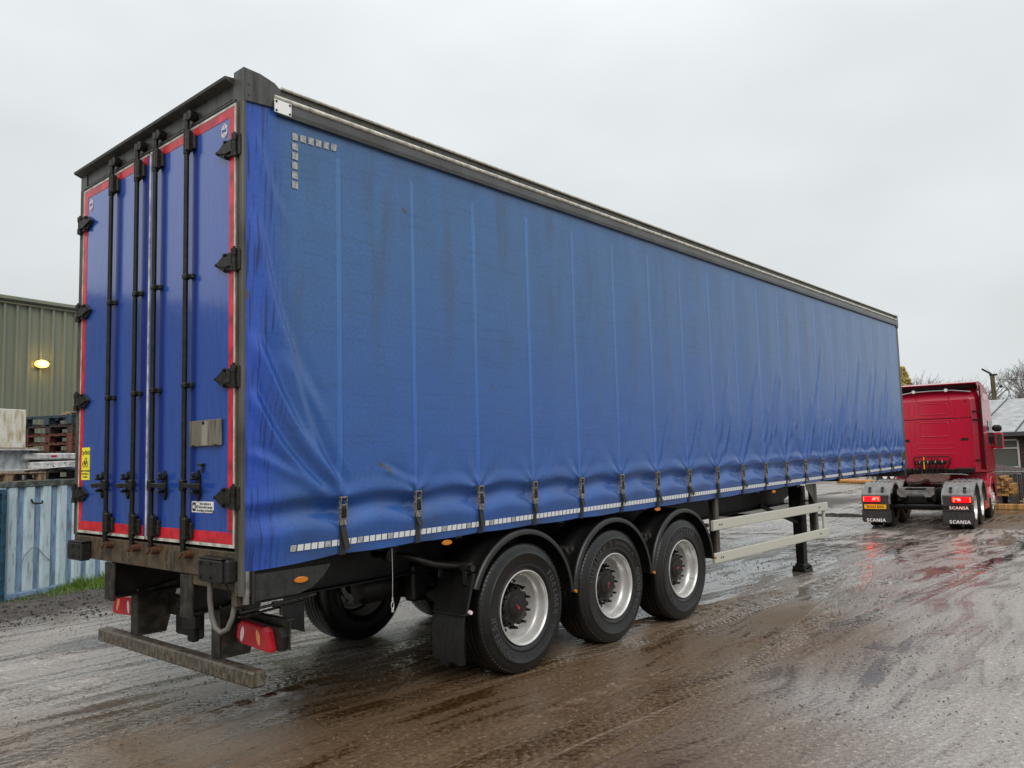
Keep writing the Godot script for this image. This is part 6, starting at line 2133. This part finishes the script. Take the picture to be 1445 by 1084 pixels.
	b.bb(V(-0.18, 5.42, -0.12), V(0.16, 5.50, 0.12), 0.02)
	b.box(V(-0.30, 5.66, 0.0), V(0.44, 0.08, 0.36), 0.02, Basis(V(0, 0, 1), -0.62))
	b.bar(V(-0.06, 5.48, 0), V(-0.22, 5.60, 0), 0.06, 0.05, 0.005)
	var fl := part(fp, "floodlight", b, M.bar_black)
	b = MB.new()
	b.box(V(-0.325, 5.625, 0.0), V(0.36, 0.012, 0.30), 0.002, Basis(V(0, 0, 1), -0.62))
	part(fl, "floodlight_glass", b, M.mirror_glass)
	var ew := thing("overhead_wire", "thin overhead wire sagging from the floodlight pole to the right", "wire", V(-2.62, gy, -43.2))
	b = MB.new()
	var pts := []
	for i in 13: pts.append(V(0.1 + 1.2 * i, 4.9 + 0.012 * pow(i - 5.0, 2.0), 0.4 * i))
	b.tube(pts, 0.012, 4)
	b.box(V(0.3, 4.85, 0.1), V(0.12, 0.14, 0.12), 0.03)
	part(ew, "wire", b, M.bar_black)
	# --- trees
	var crowns := [bare_tree(11, 7.6), bare_tree(23, 7.0), bare_tree(37, 8.2)]
	var spots2 := [[-11.6, -62.0, 0, 0.95], [-9.2, -60.5, 1, 1.0], [-7.4, -63.5, 2, 0.88], [-5.6, -58.0, 1, 0.86], [-4.2, -63.0, 0, 1.0], [-2.6, -57.0, 2, 0.86], [-0.9, -61.0, 1, 1.05], [0.6, -55.0, 0, 1.0], [2.8, -58.0, 2, 1.05], [5.2, -62.0, 1, 1.1]]
	var where := ["leftmost bare winter tree, just right of the golden conifer", "bare winter tree showing over the left half of the red cab roof", "bare spreading tree above the middle of the red cab roof", "bare tree above the right shoulder of the red cab", "tall bare tree right behind the floodlight pole", "bushy bare tree just right of the floodlight pole", "tall bare tree above the felt roof near the right edge", "bare tree at the right edge of the view, nearest one", "bare tree beyond the right edge of the timber building", "farthest bare tree on the right beyond the timber building"]
	for k in spots2.size():
		var q: Array = spots2[k]
		var t := thing("bare_tree", where[k], "tree", V(q[0], gy, q[1]), k * 1.3, "bare winter trees beyond the yard")
		t.scale = Vector3.ONE * q[3] * 1.2
		part(t, "trunk", crowns[q[2]][0], M.bark)
		part(t, "crown", crowns[q[2]][1], M.twig)
	# low scrub behind the building
	var sc := MB.new()
	for k in 2600:
		var x := rng.randf_range(-10.0, 12.0)
		var z := rng.randf_range(-52.0, -46.0)
		var h := rng.randf_range(1.4, 3.4) * (0.8 + 0.35 * nz_a.get_noise_2d(x * 1.5, 3.0))
		var lean := V(rng.randf_range(-0.6, 0.6), h, rng.randf_range(-0.5, 0.5))
		sc.cyl(V(x, gy, z), V(x, gy, z) + lean, 0.022, 0.006, 3, false)
		var m := V(x, gy, z) + lean * rng.randf_range(0.45, 0.85)
		sc.cyl(m, m + V(rng.randf_range(-0.5, 0.5), rng.randf_range(0.2, 0.7), rng.randf_range(-0.4, 0.4)), 0.012, 0.005, 3, false)
	kind(part(self, "scrub", sc, M.twig), "stuff")
	var fh := MB.new()
	for k in 5000:
		var x := rng.randf_range(-75.0, -15.0)
		var z := -78.0 + rng.randf_range(-3.0, 3.0)
		var h := 4.6 + 1.8 * nz_a.get_noise_2d(x * 0.4, 21.0)
		var c := V(x, rng.randf_range(-0.3, h), z)
		var u := V(rng.randf_range(-1, 1), rng.randf_range(-0.3, 1), rng.randf_range(-0.4, 0.4)).normalized() * rng.randf_range(0.3, 0.9)
		var w := V(-u.y, u.x, rng.randf_range(-0.3, 0.3)) * 0.6
		fh.quad(c - u, c - w, c + u, c + w, V(0, 0.3, 1).normalized())
	kind(part(self, "far_hedge", fh, M.hedge), "stuff")
	# golden conifer
	var lt := thing("golden_conifer", "golden yellow conifer beyond the front of the trailer", "tree", V(-11.9, gy, -61.5))
	b = MB.new()
	b.cyl(V(0, 0, 0), V(0, 7.4, 0), 0.2, 0.02, 8)
	part(lt, "trunk", b, M.bark)
	b = MB.new()
	for k in 7000:
		var t := pow(rng.randf(), 0.8)
		var y := 1.0 + 7.0 * t
		var rad := (1.0 - t) * 2.6 * (0.55 + 0.55 * sqrt(rng.randf())) + 0.05
		var a := rng.randf() * TAU
		var c := V(cos(a) * rad, y - rad * 0.18, sin(a) * rad)
		var e := V(cos(a), -0.35, sin(a)).normalized() * rng.randf_range(0.12, 0.26)
		var w := V(-sin(a), rng.randf_range(-0.6, 0.6), cos(a)) * rng.randf_range(0.03, 0.07)
		b.quad(c - w, c + w, c + e + w * 0.4, c + e - w * 0.4, V(cos(a) * 0.6, 0.8, sin(a) * 0.6).normalized())
	part(lt, "crown", b, M.larch)
	# hedge and trees on the other side of the yard, mirrored in the wet doors
	var hd := MB.new()
	for k in 9000:
		var x := rng.randf_range(-45.0, 45.0)
		var z := 38.0 + rng.randf_range(-1.5, 1.5)
		var h := 3.6 + 1.6 * nz_a.get_noise_2d(x * 0.5, 8.0)
		var c := V(x, rng.randf_range(0.0, h), z)
		var u := V(rng.randf_range(-1, 1), rng.randf_range(-1, 1), rng.randf_range(-0.4, 0.4)).normalized() * rng.randf_range(0.25, 0.6)
		var w := V(-u.y, u.x, rng.randf_range(-0.3, 0.3))
		hd.quad(c - u, c - w, c + u, c + w, V(0, 0.3, -1).normalized())
	kind(part(self, "hedge", hd, M.hedge), "stuff")

# a trunk and a crown of forking limbs
func bare_tree(sd: int, height: float) -> Array:
	var r := RandomNumberGenerator.new()
	r.seed = sd
	var trunk := MB.new()
	var crown := MB.new()
	var todo := [[Vector3.ZERO, V(r.randf_range(-0.08, 0.08), 1, r.randf_range(-0.08, 0.08)).normalized(), height * 0.24, height * 0.026, 0]]
	while todo.size():
		var q: Array = todo.pop_back()
		var a: Vector3 = q[0]
		var dir: Vector3 = q[1]
		var l: float = q[2]
		var rad: float = q[3]
		var lvl: int = q[4]
		var e := a
		var tip := dir
		for k in 2:
			var dd := (tip + V(r.randf_range(-0.18, 0.18), r.randf_range(-0.02, 0.14), r.randf_range(-0.18, 0.18))).normalized()
			var f := e + dd * l * 0.5
			var dst := trunk if lvl < 1 else crown
			dst.cyl(e, f, maxf(0.008, rad * (1.0 - 0.2 * k)), maxf(0.006, rad * (0.8 - 0.2 * k)), 6 if lvl < 2 else 3, false)
			e = f
			tip = dd
		if lvl >= 6: continue
		var n := 3 if lvl < 5 else 2
		if lvl == 0: n = 4
		for i in n:
			var az := r.randf() * TAU
			var sp := r.randf_range(0.35, 0.95) if lvl < 3 else r.randf_range(0.4, 1.1)
			var side := V(cos(az), r.randf_range(-0.15, 0.3), sin(az))
			todo.append([e - tip * l * r.randf_range(0.0, 0.25), (tip + side * sp).normalized(), l * r.randf_range(0.68, 0.88), rad * r.randf_range(0.5, 0.66), lvl + 1])
	return [trunk.mesh(), crown.mesh()]

func _ready() -> void:
	setup()
	materials()
	build_ground()
	build_trailer()
	build_tractor()
	build_yard()
	build_loose()
